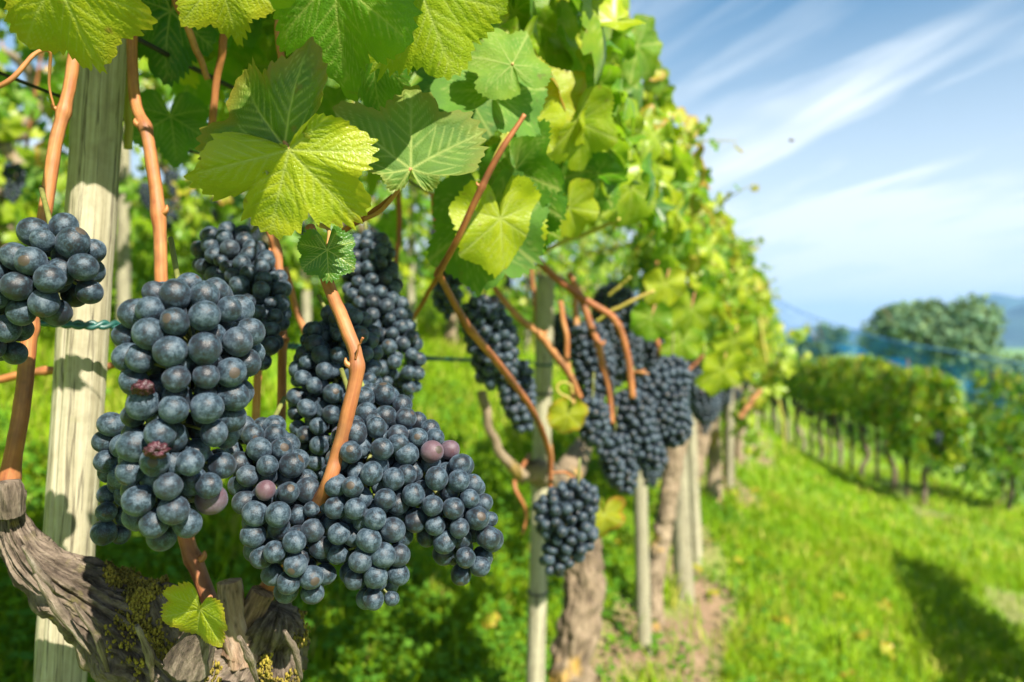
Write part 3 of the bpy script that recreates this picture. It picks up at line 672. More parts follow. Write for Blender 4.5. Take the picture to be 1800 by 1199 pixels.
hero_leaf(VA, 500, 258, .426, 172, 322, cut=((-181, -96, .5), (96, 181, .5)), yaw=-14, pitch=8, seed=6, tint=.12, dry=.30, sx=1.0, droop=.30, fold=.22, wave=.10, blister=.03, lobe=1.3, pet=((470, 240, .47), (430, 190, .52)), label='folded bluish green leaf tinted dark for shade, joined at the stalk of the largest leaf')  # dark tint stands in for the shadow falling on this leaf
hero_leaf(VA, 722, 298, .475, 176, 2, cut=((-181, -96, .45), (84, 181, .5)), yaw=12, pitch=-14, seed=7, tint=.22, dry=.25, flip=True, droop=-.20, fold=-.05, wave=.08, blister=-.03, lobe=1.15, res=(44, 280), pet=((700, 335, .49), (668, 372, .52), (640, 386, .54)), label='leaf seen from its underside with raised pale veins')  # tint lowered to stand in for shade on this leaf
hero_leaf(VA, 575, 440, .465, 62, 176, yaw=10, pitch=-18, seed=8, tint=.12, droop=.30, fold=.1, lobe=.6, pet=((578, 405, .50), (560, 395, .52)), label='small dark heart shaped leaf on top of the thick bent cane')
hero_leaf(VA, 352, 1072, .462, 82, 205, yaw=-18, pitch=20, seed=9, tint=.85, dry=.35, droop=.10, fold=.30, wave=.08, blister=.03, lobe=.75, pet=((370, 1050, .48),), label='small yellow green leaf growing low on the trunk')
hero_leaf(VA, 300, 20, .66, 120, 185, yaw=-10, pitch=-10, seed=10, tint=.08, droop=.3, pet=((320, -60, .68),))
hero_leaf(VA, 300, 205, .74, 85, 175, yaw=30, pitch=-20, seed=11, tint=.22, droop=.3)
hero_leaf(VA, 690, 636, .70, 30, 120, yaw=0, pitch=15, seed=12, tint=.5, lobe=.6)
hero_leaf(VA, 660, 95, .56, 110, 190, yaw=-40, pitch=0, seed=13, tint=.2, droop=.4, pet=((650, 20, .58),))

# ------------------------------------------------------------------ hero bunches
bunch('largest foreground bunch of dark blue grapes right of the leaning post', ((335, 605, .405, 128), (330, 680, .40, 112), (318, 760, .40, 102), (308, 840, .40, 98), (290, 905, .40, 64)), seed=11, stem=((300, 420, .47), (318, 520, .43)), rg_=.0072, most=98, shrivelled=((252, 682, .372), (276, 792, .368)))
bunch('loose bunch cut by the frame edge hanging in front of the leaning post', ((95, 430, .435, 62), (110, 480, .43, 82), (40, 510, .43, 80), (-20, 570, .435, 70), (5, 610, .44, 48)), rg_=.0077, seed=12, stem=((72, 330, .50), (85, 380, .46)))
bunch('shaded bunch half hidden between the leaning post and the largest bunch', ((215, 760, .50, 48), (208, 850, .50, 44), (198, 935, .50, 38)), rg_=.0073, seed=13, most=60, res=(20, 14), stem=((240, 640, .53),))
bunch('dark shaded bunch behind the top of the largest bunch, with one pink grape', ((400, 450, .66, 62), (440, 500, .63, 66), (455, 560, .60, 55), (450, 610, .58, 42)), rg_=.0068, seed=14, most=70, res=(20, 14), stem=((470, 380, .66),))
bunch('tall bunch behind the thick bent orange cane', ((600, 600, .60, 70), (590, 680, .59, 84), (592, 770, .58, 78), (600, 830, .57, 60)), rg_=.0067, seed=15, most=90, res=(22, 14), stem=((560, 520, .62),))
bunch('middle bunch hanging lowest, pointed at its left lobe under the bent cane', ((455, 790, .49, 66), (480, 850, .475, 72), (505, 930, .47, 82), (530, 1005, .47, 62)), rg_=.0068, seed=16, most=98, stem=((500, 700, .54),))
bunch('bunch with a blunt foot right of the lowest bunch, below the bent cane', ((650, 800, .475, 78), (640, 880, .47, 80), (650, 960, .47, 76), (665, 1025, .47, 56)), rg_=.0068, seed=17, most=98, stem=((600, 650, .52),))
bunch('long winged bunch tapering to the lower right over sunlit grass', ((660, 730, .50, 62), (720, 800, .49, 76), (770, 870, .485, 84), (815, 935, .485, 70), (822, 980, .485, 50)), rg_=.0067, seed=18, most=98, stem=((620, 640, .54),))
bunch('shaded tall bunch behind the bent cane with a few sunlit grapes', ((650, 450, .74, 48), (655, 520, .73, 56), (670, 590, .72, 66), (700, 650, .71, 50), (702, 695, .71, 30)), rg_=.0067, seed=19, most=80, res=(18, 12), stem=((640, 380, .74),))
MIDB = [
 ('round bunch above the green wire left of the second post', ((850, 560, 1.06, 44), (865, 600, 1.05, 48), (870, 650, 1.05, 40)), .0071),
 ('dark narrow bunch beside the crossing of the thin canes', ((790, 480, 1.15, 26), (786, 520, 1.15, 28), (785, 550, 1.15, 18)), .007),
 ('dark bunch hanging below the green wire left of the second post', ((905, 660, 1.2, 34), (912, 710, 1.2, 32), (920, 750, 1.2, 20)), .007),
 ('double bunch hanging lowest, in front of the lichen covered trunk', ((1015, 880, .98, 42), (985, 905, .98, 50), (1005, 935, .98, 48), (975, 985, .98, 30)), .0070),
 ('bunch with a curled tendril above it, right of the second post', ((1040, 730, 1.28, 34), (1046, 760, 1.28, 30)), .0072),
 ('bunch behind two orange canes right of the second post', ((1035, 600, 1.45, 38), (1045, 650, 1.45, 40), (1040, 690, 1.45, 30)), .0072),
 ('broad sunlit bunch right of the hanging orange canes', ((1180, 660, 1.42, 38), (1160, 710, 1.40, 52), (1180, 750, 1.40, 40)), .0072),
 ('sunlit bunch under the end of the hanging orange cane', ((1110, 720, 1.36, 40), (1120, 770, 1.36, 42), (1150, 805, 1.36, 26)), .0072),
 ('small pointed bunch beneath the hanging canes above the third post', ((1080, 790, 1.34, 34), (1092, 830, 1.34, 32), (1104, 855, 1.34, 18)), .0072),
 ('dark bunch high under the leaves above the hanging canes', ((1080, 540, 1.75, 44), (1090, 590, 1.75, 40), (1100, 640, 1.75, 34)), .0072),
 ('grey blue bunch under the leaves beside the broad sunlit bunch', ((1150, 590, 1.85, 34), (1165, 640, 1.85, 38)), .0072),
 ('bunch showing just right of the second post above the wire', ((985, 575, 1.9, 26), (985, 620, 1.9, 24)), .0072),
 ('bunch in the dark gap right of the broad sunlit bunch', ((1235, 680, 2.1, 30), (1240, 720, 2.1, 26)), .0072),
]
for k, (lab, ch, r_) in enumerate(MIDB): bunch(lab, ch, rg_=r_, seed=40 + k, res=(14, 9), most=70, stem=((ch[0][0] + 4, ch[0][1] - 75, ch[0][2]),))

# ------------------------------------------------------------------ near post and its wires
p0 = P(104, 1220, .625); p1 = P(182, 40, .625); axis_ = p1 - p0
foot = p0 - axis_ * ((p0[2] - ground_z(p0[0], p0[1]) + .2) / axis_[2])
PA = thing('vine_post', (foot[0], foot[1], ground_z(foot[0], foot[1])), 'weathered grey wooden post leaning beside the largest bunch', 'post', 'posts of the near row')
post_mesh(foot, p1, 43 / FPX * .625, 72, 260, rough=.03, seed=2, notch=(4.35, .05, .004, .9, 1.35)).build('pole', M_POST, PA)
p0 = P(226, 262, .66); p1 = P(229, 30, .66)
cane(VA, ((225, 262, .66), (226, 160, .66), (229, 40, .66)), (9, 9, 9), mat=M_GCANE, seed=20, label='straight dull olive shoot beside the post top')

def strand(pts, r, mat, label, cat='wire', group=None, twist=False, name='trellis_wire'):
    mb = MB(); p = catmull(np.array([P(*q) for q in pts]), 60 * (len(pts) - 1))
    if twist:
        L = np.concatenate([[0], np.cumsum(np.linalg.norm(np.diff(p, axis=0), axis=1))])
        for k in (0, np.pi):
            q = p + .75 * r * np.column_stack([np.cos(L * 380 + k) * .4, np.sin(L * 380 + k) * .4, np.sin(L * 380 + k)])
            tube(mb, q, r * .85, 7, n=len(q) * 3)
    else: tube(mb, p, r, 8, n=len(p))
    return tag(mb.build(name, mat, None), label, cat, group)
strand(((-60, 105, .60), (110, 172, .66), (285, 236, .76), (392, 277, .86), (700, 300, 1.3), (1020, 440, 2.4)), .0014, M_WIRE, 'thin black wire passing behind the near post and the dark leaf', group='trellis wires')
strand(((150, 22, .60), (215, 55, .62), (395, 148, .72), (560, 225, .86), (840, 390, 1.35)), .0021, M_WIRE, 'thick black wire running from the near post top down behind the leaves', group='trellis wires')
strand(((-20, 560, .575), (70, 565, .58), (150, 572, .583), (215, 573, .60), (330, 590, .66), (520, 610, .8), (720, 629, 1.05), (935, 637, 1.62)), .0024, M_GWIRE, 'twisted green wire crossing the near post and running to the second post', group='trellis wires', twist=True)

# ------------------------------------------------------------------ second and later vines of the near row
def vine(name, d, u, label, group, seed, n_leaf, tmpl, size, hero=None, lean=0, trunk_r=.045, head=.72, canes=4, keep=None, zlo=.95, zhi=1.62, half=.6, uw=.21, tint=.55, dryp=.08, mat=None, hang=.12):
    rg = np.random.default_rng(seed); b = rowp(d, u); g = float(ground_z(b[0], b[1])); base = np.array([b[0], b[1], g])
    v = thing(name, base, label, 'grapevine', group)
    mb = MB(); w = rg.normal(0, .05 if abs(u) > .1 else .018, (6, 3)); w[:, 2] = 0; w[0] = 0
    pts = [base + [0, 0, -.06], base + [0, 0, .12] + w[1] * .4, base + [lean * .3, 0, .32] + w[2] * .7, base + [lean * .6, .02, .52] + w[3], base + [lean, .04, head] + w[4]]
    near = d < 4.5 and abs(u) < .1
    tube(mb, pts, np.array([1.15, 1.0, .95, 1.0, 1.25]) * trunk_r, 64 if near else 10, n=150 if near else 17, rough=.24 if near else .16, ridge=.26 if near else .05, rs=40, seed=seed)
    hd = np.array(pts[-1])
    for sg in (-1, 1):
        e = hd + np.array([.34, .94, 0]) * sg * .22 + [0, 0, .10]
        tube(mb, [hd, (hd + e) / 2 + [0, 0, .02], e], np.array([1.0, .7, .45]) * trunk_r, 24 if near else 8, rough=.2, ridge=.12, rs=40, seed=seed + sg)
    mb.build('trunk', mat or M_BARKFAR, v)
    for k in range(canes):
        s = (k + .5) / canes * 2 - 1; a = hd + np.array([.34, .94, 0]) * s * .3 + [rg.normal(0, .03), 0, .06]
        top = a + np.array([.34, .94, 0]) * rg.normal(0, .12) + np.array([.94, -.34, 0]) * rg.normal(0, .08) + [0, 0, rg.uniform(.6, .95)]
        m2 = MB(); tube(m2, [a, a * .6 + top * .4 + rg.normal(0, .03, 3), top], [.006, .005, .004], 7, n=12, rough=.08, rs=60); m2.build('cane', M_CANE, v)
    m3 = MB()
    if abs(u) < .1 and d > 1.2:
        for k in range(4 if d < 12 else 2):
            y_ = d + rg.uniform(-half, half); a = np.array([xrow(y_) + .12, y_, float(ground_z(xrow(y_), y_)) + zhi - rg.uniform(.0, .45)])
            e = a + np.array([.94, -.34, 0]) * rg.uniform(.10, .26) + np.array([.34, .94, 0]) * rg.normal(0, .1) + [0, 0, rg.uniform(.05, .24)]
            mid = (a + e) / 2 + [0, 0, .04]; m2 = MB(); tube(m2, [a, mid, e], [.003, .0025, .0012], 6, n=10); m2.build('shoot', M_GCANE, v)
            q = catmull(np.array([a, mid, e]), 7)[1:]; nq = len(q)
            scatter(m3, tmpl, q + rg.normal(0, .012, (nq, 3)), rg.normal(0, .7, (nq, 3)) + [.5, -.2, -.2], rg.normal(0, .6, (nq, 3)) + [.5, -.3, .6], np.linspace(.042, .018, nq), rg.uniform(.4, 1, nq), np.where(rg.uniform(size=nq) < .3, .9, 0) * np.linspace(.3, 1, nq), rg)
    pos, tip, nrm, sz, ti, dr = canopy(d - half, d + half, n_leaf, u, uw, zlo, zhi, size, tmpl, rg, keep, dryp, tint, hang)
    scatter(m3, tmpl, pos, tip, nrm, sz, ti, dr, rg); m3.build('foliage', M_FOL, v)
    return v

# foliage of the hero vine that is not singled out: behind the lit leaves and above the frame, plus unseen leaves added for shade
def keepB(p):
    px, py = proj(p); d = p[:, 1]
    m = ~((px < 1165) & (py > 395) & (d < 3.0)) & ~((px < 1225) & (py > 470) & (d < 3.4)) & ~((px < 780) & (py > 310)) & ~((px < 1130) & (py > 325) & (d < 1.7))
    m &= ~((px < 820) & (d < .8)) & ~((np.abs(px - 850) < 110) & (py > 200) & (d < 1.0)) & ~((px < 1230) & (py < 150) & (px > 1100) & (d < 3))
    return m & (np.linalg.norm(p - np.array([0, 0, CAMZ]), axis=1) > .5)
def keepA(p):
    px, py = proj(p); d = p[:, 1]
    inside = (px > -80) & (px < 1900) & (py > -90)
    m = ~inside | (d > .72)
    m &= ~((py > 300) & (px < 760) & (d < 1.4)) & ~((py > 260) & (px < 1000) & (d < 1.0) & inside)
    m &= (np.linalg.norm(p - np.array([0, 0, CAMZ]), axis=1) > .45) & (~inside | ~((px > 760) & ~keepB(p)))
    # the sun's way to the near bunches and leaves stays open
    for tgt in (P(330, 700, .40), P(640, 880, .47), P(506, 262, .42), P(600, 700, .52), P(100, 0, .42), P(770, 870, .48), P(600, 60, .455), P(745, 50, .47), P(75, 300, .53), P(272, 420, .56)):
        w = p - tgt; t = w @ np.array(S); m &= (np.linalg.norm(w - t[:, None] * np.array(S), axis=1) > .10) | (t < .05)
    return m
rgA = np.random.default_rng(77); mA = MB()
_kA = keepA
def keepA(p):
    px, py = proj(p); return _kA(p) & ~((px > -60) & (px < 800) & (py > 120) & (py < 700) & (p[:, 1] < 1.75) & (R.uniform(size=len(p)) < .8))
a_ = canopy(.15, 1.7, 1500, 0, .26, 1.10, 1.78, .046, MED, rgA, keepA, .06, .55); scatter(mA, MED, *a_, rgA)
for (a_x, a_y, a_d, a_z, s_) in ((425, 165, .415, .13, .055), (485, 120, .415, .15, .055), (380, 215, .415, .13, .035), (672, 205, .475, .16, .05), (640, 150, .475, .16, .04), (300, 60, .66, .3, .08), (182, 110, .62, .26, .07), (172, 200, .62, .27, .06), (165, 285, .62, .28, .045), (205, 160, .62, .30, .06)):  # unseen leaves added on the sun's way to shade chosen leaves and the post
    c_ = P(a_x, a_y, a_d) + np.array(S) * a_z; scatter(mA, MED, c_[None], np.array([[.2, .1, -1.]]), np.array(S)[None], np.array([s_]), np.array([.6]), np.zeros(1), rgA)
n_ = 20; q_ = np.array([P(a, b, c) for a, b, c in zip(rgA.uniform(40, 420, n_), rgA.uniform(-20, 215, n_), rgA.uniform(.62, .9, n_))]) + np.array(S) * rgA.uniform(.22, .42, n_)[:, None]  # more unseen leaves added overhead, shading the post top and leaves behind
k_ = keepA(q_) & (proj(q_)[1] < -60); q_ = q_[k_]; n_ = len(q_)
scatter(mA, MED, q_, rgA.normal(0, .5, (n_, 3)) + [0, 0, -.4], np.array(S)[None] + rgA.normal(0, .4, (n_, 3)), .06 * rgA.uniform(.8, 1.2, n_), rgA.uniform(.3, .8, n_), np.zeros(n_), rgA)
a_ = canopy(.3, 1.9, 1500, 0, .24, 1.42, 1.92, .05, MED, rgA, lambda p: keepA(p) & (proj(p)[1] < -50), .06, .5); scatter(mA, MED, *a_, rgA)  # extra canopy added above the frame to shade the ground behind the row
mA.build('foliage', M_FOL, VA)

VB = vine('grapevine', 1.72, .045, 'vine with a lichen spotted trunk right of the second post', 'grapevines of the near row', 5, 760, MED, .052, lean=.0, trunk_r=.044, head=.70, keep=keepB, canes=1, half=.75, tint=.62, zlo=.98)
VC = vine('grapevine', 2.95, 0, 'vine whose trunk bends to the right behind the third post', 'grapevines of the near row', 6, 700, MED, .052, lean=.10, trunk_r=.035, canes=2, half=.65, tint=.66, keep=keepB)
VD = vine('grapevine', 3.95, 0, 'vine between the two pale posts that stand close together', 'grapevines of the near row', 8, 620, MED, .05, lean=.05, trunk_r=.04, canes=3, half=.65, tint=.68, uw=.23, zlo=.85)
VE = vine('grapevine', 5.05, 0, 'vine with an orange lichen patch low on its trunk', 'grapevines of the near row', 9, 600, MED, .05, trunk_r=.05, canes=4, half=.65, tint=.68, uw=.24, zlo=.80)
dd_ = 6.1
k = 0
while dd_ < 25:
    vine('grapevine', dd_, 0, 'leafy vine farther up the near row, merging with its neighbours beyond the lichen patched trunk', 'far grapevines of the near row', 100 + k, 440 if dd_ < 12 else 230, MED if dd_ < 8.5 else LOW, .055 if dd_ < 12 else .075, canes=3, half=.65, tint=.64, uw=.25, zlo=.76, dryp=.16); dd_ += 1.12; k += 1

# explicit details of the second vine: canes that cross the open fruit zone, its own leaves, tendrils
cane(VB, ((922, 202, .60), (880, 270, .60), (840, 345, .61), (800, 430, .63), (768, 485, .66)), (5, 7, 7.5, 7.5, 8), seed=31, nodes=(.45, .97))
cane(VB, ((896, 235, .605), (868, 285, .605), (845, 340, .61)), (6, 7, 3), mat=M_GCANE, seed=32)
cane(VB, ((770, 480, .66), (800, 535, .74), (830, 582, .82), (890, 655, .92), (940, 730, 1.0), (966, 800, 1.1), (968, 870, 1.12)), (8, 8, 9, 8, 7, 6, 5), seed=33, nodes=(.33, .52))
cane(VB, ((762, 340, 1.0), (770, 410, 1.0), (772, 484, .90)), (8, 8, 8), seed=34)
cane(VB, ((770, 486, .88), (745, 530, .95), (700, 600, 1.05)), (6, 5, 4), seed=35)
cane(VB, ((700, 330, 1.0), (702, 400, 1.0), (695, 470, 1.0)), (6, 6, 5), seed=36)
cane(VB, ((868, 505, 1.25), (905, 550, 1.25), (950, 592, 1.26), (995, 650, 1.28), (1020, 700, 1.3)), (6, 7, 8, 8, 7), seed=37, nodes=(.5,))
cane(VB, ((935, 448, 1.22), (975, 485, 1.23), (1020, 522, 1.24), (1078, 560, 1.25), (1103, 620, 1.26), (1112, 700, 1.27)), (7, 8, 8, 8, 8, 8), seed=38, nodes=(.66,))
cane(VB, ((1000, 480, 1.30), (1028, 540, 1.30), (1050, 610, 1.30), (1068, 670, 1.3), (1075, 745, 1.3)), (7, 8, 8, 8, 7), seed=39, nodes=(.5,))
cane(VB, ((985, 530, 1.4), (995, 590, 1.4), (1002, 660, 1.4), (1010, 720, 1.4)), (6, 6, 6, 5), seed=41)
cane(VB, ((1012, 520, 1.5), (1012, 580, 1.5), (1015, 640, 1.5)), (6, 6, 5), seed=42)
cane(VB, ((940, 452, 1.22), (975, 432, 1.2), (1030, 412, 1.18), (1090, 385, 1.16)), (4, 5, 5, 4), mat=M_GCANE, seed=43)
cane(VB, ((1048, 566, 1.28), (1090, 540, 1.26), (1150, 512, 1.24)), (4, 4.5, 4), mat=M_GCANE, seed=44)
cane(VB, ((1070, 520, 1.3), (1092, 500, 1.29), (1108, 488, 1.28)), (4, 4, 3.5), mat=M_GCANE, seed=45)
cane(VB, ((846, 688, 1.35), (856, 730, 1.35), (868, 775, 1.36), (890, 810, 1.38), (920, 840, 1.42)), (11, 10, 10, 12, 16), seed=46, mat=M_BARKFAR)
cane(VB, ((968, 832, 1.1), (995, 832, 1.1), (1012, 850, 1.09), (1015, 862, 1.08)), (3, 3.5, 3.5, 3), seed=47, name='tendril', segs=7)
cane(VB, ((1014, 715, 1.27), (1000, 700, 1.27), (985, 692, 1.27), (980, 680, 1.27), (990, 672, 1.27), (1004, 678, 1.27), (1006, 692, 1.27)), (2.5,) * 7, seed=48, name='tendril', mat=M_GCANE, segs=7)
cane(VB, ((1110, 655, 1.27), (1125, 655, 1.26), (1140, 658, 1.25)), (3.5, 3, 2.5), seed=49, name='twig', segs=7)
cane(VB, ((930, 800, 1.6), (905, 850, 1.5), (925, 900, 1.5), (918, 940, 1.5)), (5, 5, 4, 2), seed=50, name='twig', segs=7)
cane(VC, ((1150, 590, 1.7), (1162, 620, 1.7), (1172, 645, 1.7)), (6, 6, 6), seed=51)
cane(VC, ((1195, 662, 2.0), (1215, 645, 2.0), (1236, 625, 2.0)), (4, 4, 4), seed=52)
cane(VC, ((1130, 650, 1.6), (1136, 690, 1.6), (1142, 720, 1.6)), (6, 6, 5), seed=53)
cane(VD, ((1300, 735, 2.9), (1318, 712, 2.9), (1338, 685, 2.9)), (6, 6, 5), seed=54)
HB = [ # px,py,d,size,ang,yaw,pitch,tint,dry,flip,lobe
 (868, 162, .62, 125, 20, 20, -20, .35, 0, True, .8), (815, 160, .70, 100, 200, 30, -20, .12, 0, True, .8), (950, 175, .74, 78, 48, 20, 10, .9, .2, False, .9),
 (985, 160, .80, 62, 170, 25, 20, 1.0, .45, False, .9), (940, 215, .72, 75, 185, 30, 15, .95, .05, False, .7), (1015, 215, .80, 95, 160, 20, 25, .78, 0, False, .7),
 (1085, 225, 1.0, 72, 140, 35, 20, .7, 0, False, .7), (905, 300, .70, 120, 168, -50, -5, .25, 0, False, 1.1), (930, 345, .72, 98, 175, -45, 0, .20, 0, False, 1.0),
 (880, 385, .66, 112, 172, 22, 10, .92, 0, False, .5), (848, 385, .68, 140, 184, -20, -8, .30, 0, True, .5), (1000, 365, .85, 70, 150, 20, 25, .88, .05, False, .8),
 (935, 395, .74, 62, 165, 15, 5, .5, 0, False, .8), (900, 115, .60, 90, -25, 20, -10, .55, .05, True, .8), (1110, 330, 1.15, 80, 165, 30, 20, .7, 0, False, .9),
 (1040, 300, .95, 80, 200, 10, 10, .3, 0, False, .9), (1170, 500, 1.5, 52, 170, 20, 15, .95, .1, False, .8), (1120, 80, 1.2, 70, 130, 30, 10, .45, .1, False, .9),
 (1270, 650, 1.75, 58, 180, 25, 20, .85, 0, False, .9), (1290, 600, 1.8, 55, 160, 25, 25, .85, 0, False, .9), (1215, 545, 1.6, 60, 175, 25, 20, .75, 0, False, .9),
 (1200, 600, 1.62, 46, 185, 10, 10, .6, 0, False, .9), (1145, 560, 1.4, 46, 185, -20, 0, .5, 0, False, .6), (1020, 90, .95, 80, 150, 20, 25, .5, .1, False, .9), (960, 60, .9, 85, 170, 25, 20, .6, 0, False, .9),
 (830, 40, .72, 85, 175, 10, 15, .9, .1, False, .9), (905, 20, .8, 90, 160, 20, 20, .55, 0, False, .9)]
for k, (a, b, d, s, an, yw, pt, ti, dr, fl, lb) in enumerate(HB):
    hero_leaf(VB, a, b, d, s, an, yaw=yw, pitch=pt, seed=200 + k, tint=ti, dry=dr, flip=fl, lobe=lb, droop=(-1 if fl else 1) * .25, fold=.08, wave=.08, res=(14, 110), pet=((a + 6, b - s * .5, d + .05),))
hero_leaf(VB, 998, 728, 1.15, 45, 188, yaw=10, pitch=15, seed=260, tint=1.1, dry=.55, lobe=.5, res=(14, 110), label='single yellow leaf right of the second post')
hero_leaf(VB, 1062, 905, 1.2, 55, 172, yaw=20, pitch=10, seed=261, tint=1.1, dry=1.0, lobe=.8, droop=.5, res=(14, 110), label='dry golden leaf hanging by the trunk')
for k, (a, b, d) in enumerate(((1140, 118, 1.55), (1212, 220, 2.2), (1195, 205, 2.0), (1330, 500, 5.0))):
    hero_leaf(VC if d < 3 else VE, a, b, d, (36, 26, 24, 16)[k], (60, 100, 30, 60)[k], yaw=20, pitch=-15, seed=280 + k, tint=1.1, dry=1.0, res=(12, 80), label='small reddish leaf at the tip of a shoot against the sky' if k == 0 else None)
hero_leaf(VC, 1152, 140, 1.56, 34, 110, yaw=20, pitch=15, seed=290, tint=.4, dry=.2, res=(12, 80))
cane(VC, ((1135, 120, 1.55), (1140, 165, 1.6), (1120, 230, 1.7)), (2, 2.5, 3), mat=M_GCANE, seed=60, name='shoot', segs=7)

rgE = np.random.default_rng(55); n_ = 95; t_ = rgE.uniform(0, 1, n_)
q_ = np.array([P(1352 + 42 * np.sin(t * 5 + 1) + rgE.normal(0, 15), 575 + 225 * t, 4.7 + rgE.normal(0, .12)) for t in t_]); mE = MB()
scatter(mE, MED, q_, rgE.normal(0, .5, (n_, 3)) + [.2, -.2, -.8], rgE.normal(0, .45, (n_, 3)) + [.5, -.7, .4], .05 * rgE.uniform(.5, 1.2, n_), np.clip(rgE.normal(.75, .2, n_), 0, 1.1), np.where(rgE.uniform(size=n_) < .15, .8, 0), rgE); mE.build('hanging_foliage', M_FOL, VE)
cane(VE, ((1335, 560, 4.75), (1350, 640, 4.72), (1372, 720, 4.7), (1380, 800, 4.7)), (3, 3, 2.5, 2), mat=M_GCANE, seed=61, name='shoot', segs=7)
# posts of the near row
def post(px_top, py_top, px_bot, py_bot, d, wpx, label, group='posts of the near row', tie=None, segs=24, mat=None):
    p0, p1 = P(px_bot, py_bot, d), P(px_top, py_top, d); ax = p1 - p0
    foot = p0 - ax * ((p0[2] - ground_z(p0[0], p0[1]) + .12) / ax[2])
    o = thing('vine_post', (foot[0], foot[1], ground_z(foot[0], foot[1])), label, 'post', group)
    post_mesh(foot, p1, wpx / 2 / FPX * d, segs, 60, rough=.04, seed=int(px_top)).build('pole', mat or M_PALE, o)
    for (ty, col) in tie or ():
        c = P(px_top + (px_bot - px_top) * (ty - py_top) / (py_bot - py_top), ty, d); r = wpx / 2 / FPX * d * 1.06
        m = MB(); t = np.linspace(0, 2 * np.pi, 25); tube(m, c + np.column_stack([np.cos(t) * r, np.sin(t) * r, .15 * r * np.sin(t)]), .0022, 6, n=49); m.build('wire_tie', M_WIRE if col else M_GWIRE, o)
    return o
post(960, 486, 941, 1199, 1.66, 33, 'slim pale post in front of the lichen spotted trunk, its top showing under the leaves', tie=((640, 0), (690, 1), (1040, 1)))
post(1118, 560, 1134, 1185, 2.70, 25, 'thin pale post right of the lichen spotted trunk')
post(1180, 560, 1206, 1112, 3.35, 34, 'stout pale post, thicker of the two standing close together')
post(1205, 560, 1229, 1062, 3.85, 19, 'thin pale post close behind the stout one')
for k, (pb, yb, d) in enumerate(((1297, 930, 5.6), (1322, 850, 7.6), (1336, 805, 9.6), (1346, 780, 11.6))):
    x, y = rowp(d, .05); z = float(ground_z(x, y)); a, b = proj(np.array([x, y, z])); post(a + 1, b - 1.5 * FPX / d, a, b, d, .055 * FPX / d, 'pale post farther up the near row among the leafy vines', 'far posts of the near row', segs=10)

# ------------------------------------------------------------------ rows up the slope (left) and down the slope (right)
for k, d in enumerate(np.arange(1.5, 12.5, 1.12)):
    vine('grapevine', d, -1.95, 'blurred vine in the first row up the slope behind the near row', 'grapevines of the first row up the slope', 300 + k, 860, LOW if d > 4 else MED, .05, canes=4, half=.62, tint=.52, uw=.28, zlo=.34, zhi=1.75, hang=.2, dryp=.08)
    q = rowp(d + .4, -1.9); z = float(ground_z(*q)); a, b = proj(np.array([*q, z])); post(a, b - 1.3 * FPX / d, a, b, d + .4, .05 * FPX / (d + .4), 'blurred pale post in the first row up the slope', 'posts of the first row up the slope', segs=10)
for k, d in enumerate(np.arange(2.5, 15, 1.15)):
    vine('grapevine', d, -3.9, 'blurred vine in the second row up the slope', 'grapevines of the second row up the slope', 330 + k, 330, LOW, .065, canes=2, half=.65, tint=.5, uw=.3, zlo=.45, zhi=1.85)
HG = 'grapevines of the hedge like row across the aisle'
for k, d in enumerate(np.arange(9.75, 25, .95)):
    vine('grapevine', d, 12.0, 'end vine of the hedge like row across the aisle, its leaves hanging low' if k == 0 else 'vine of the hedge like row across the aisle, merging into its clipped leaf wall', HG, 360 + k, (1500 if k == 0 else 1000) if d < 16 else 500, LOW, .058 if d < 16 else .085, canes=2, half=.55, tint=.50, uw=.28,
         zlo=.62 if k == 0 else .93, zhi=1.66, hang=.10, dryp=.16, trunk_r=.038, head=.80, mat=M_BARK)
    q = rowp(d + .45, 12.0); z = float(ground_z(*q)); a, b = proj(np.array([*q, z]))
    if d < 20: post(a, b - 1.0 * FPX / d, a, b, d + .45, .05 * FPX / (d + .45), 'post coloured dark for the shade under the leaves of the hedge like row', 'posts of the hedge like row', segs=8, mat=M_SHADEPOST)
vine('grapevine', 9.95, 13.15, 'single leafy vine at the frame edge, past the gap after the hedge like row', None, 400, 1000, LOW, .062, canes=1, half=.58, tint=.36, uw=.30, zlo=.45, zhi=1.80, dryp=.14, trunk_r=.035, head=.7, mat=M_BARK)
for k, d in enumerate(np.arange(8, 26, 1.3)):
    vine('grapevine', d, 14.9, 'vine of a lower row far down the slope, dark between the hedge trunks', 'grapevines of the lower row', 430 + k, 300, LOW, .085, canes=1, half=.7, tint=.35, uw=.35, zlo=.3, zhi=1.6, trunk_r=.03, head=.5, mat=M_BARK)
for k, d in enumerate((1.9, 2.8, 3.65, 4.5)):
    vine('grapevine', d, 2.14, 'vine of the row beside the aisle whose shadow lies on the grass', 'grapevines of the row beside the aisle', 450 + k, 520, LOW, .062, canes=2, half=.48, tint=.4, uw=.20, zlo=.92, zhi=1.36, trunk_r=.03)
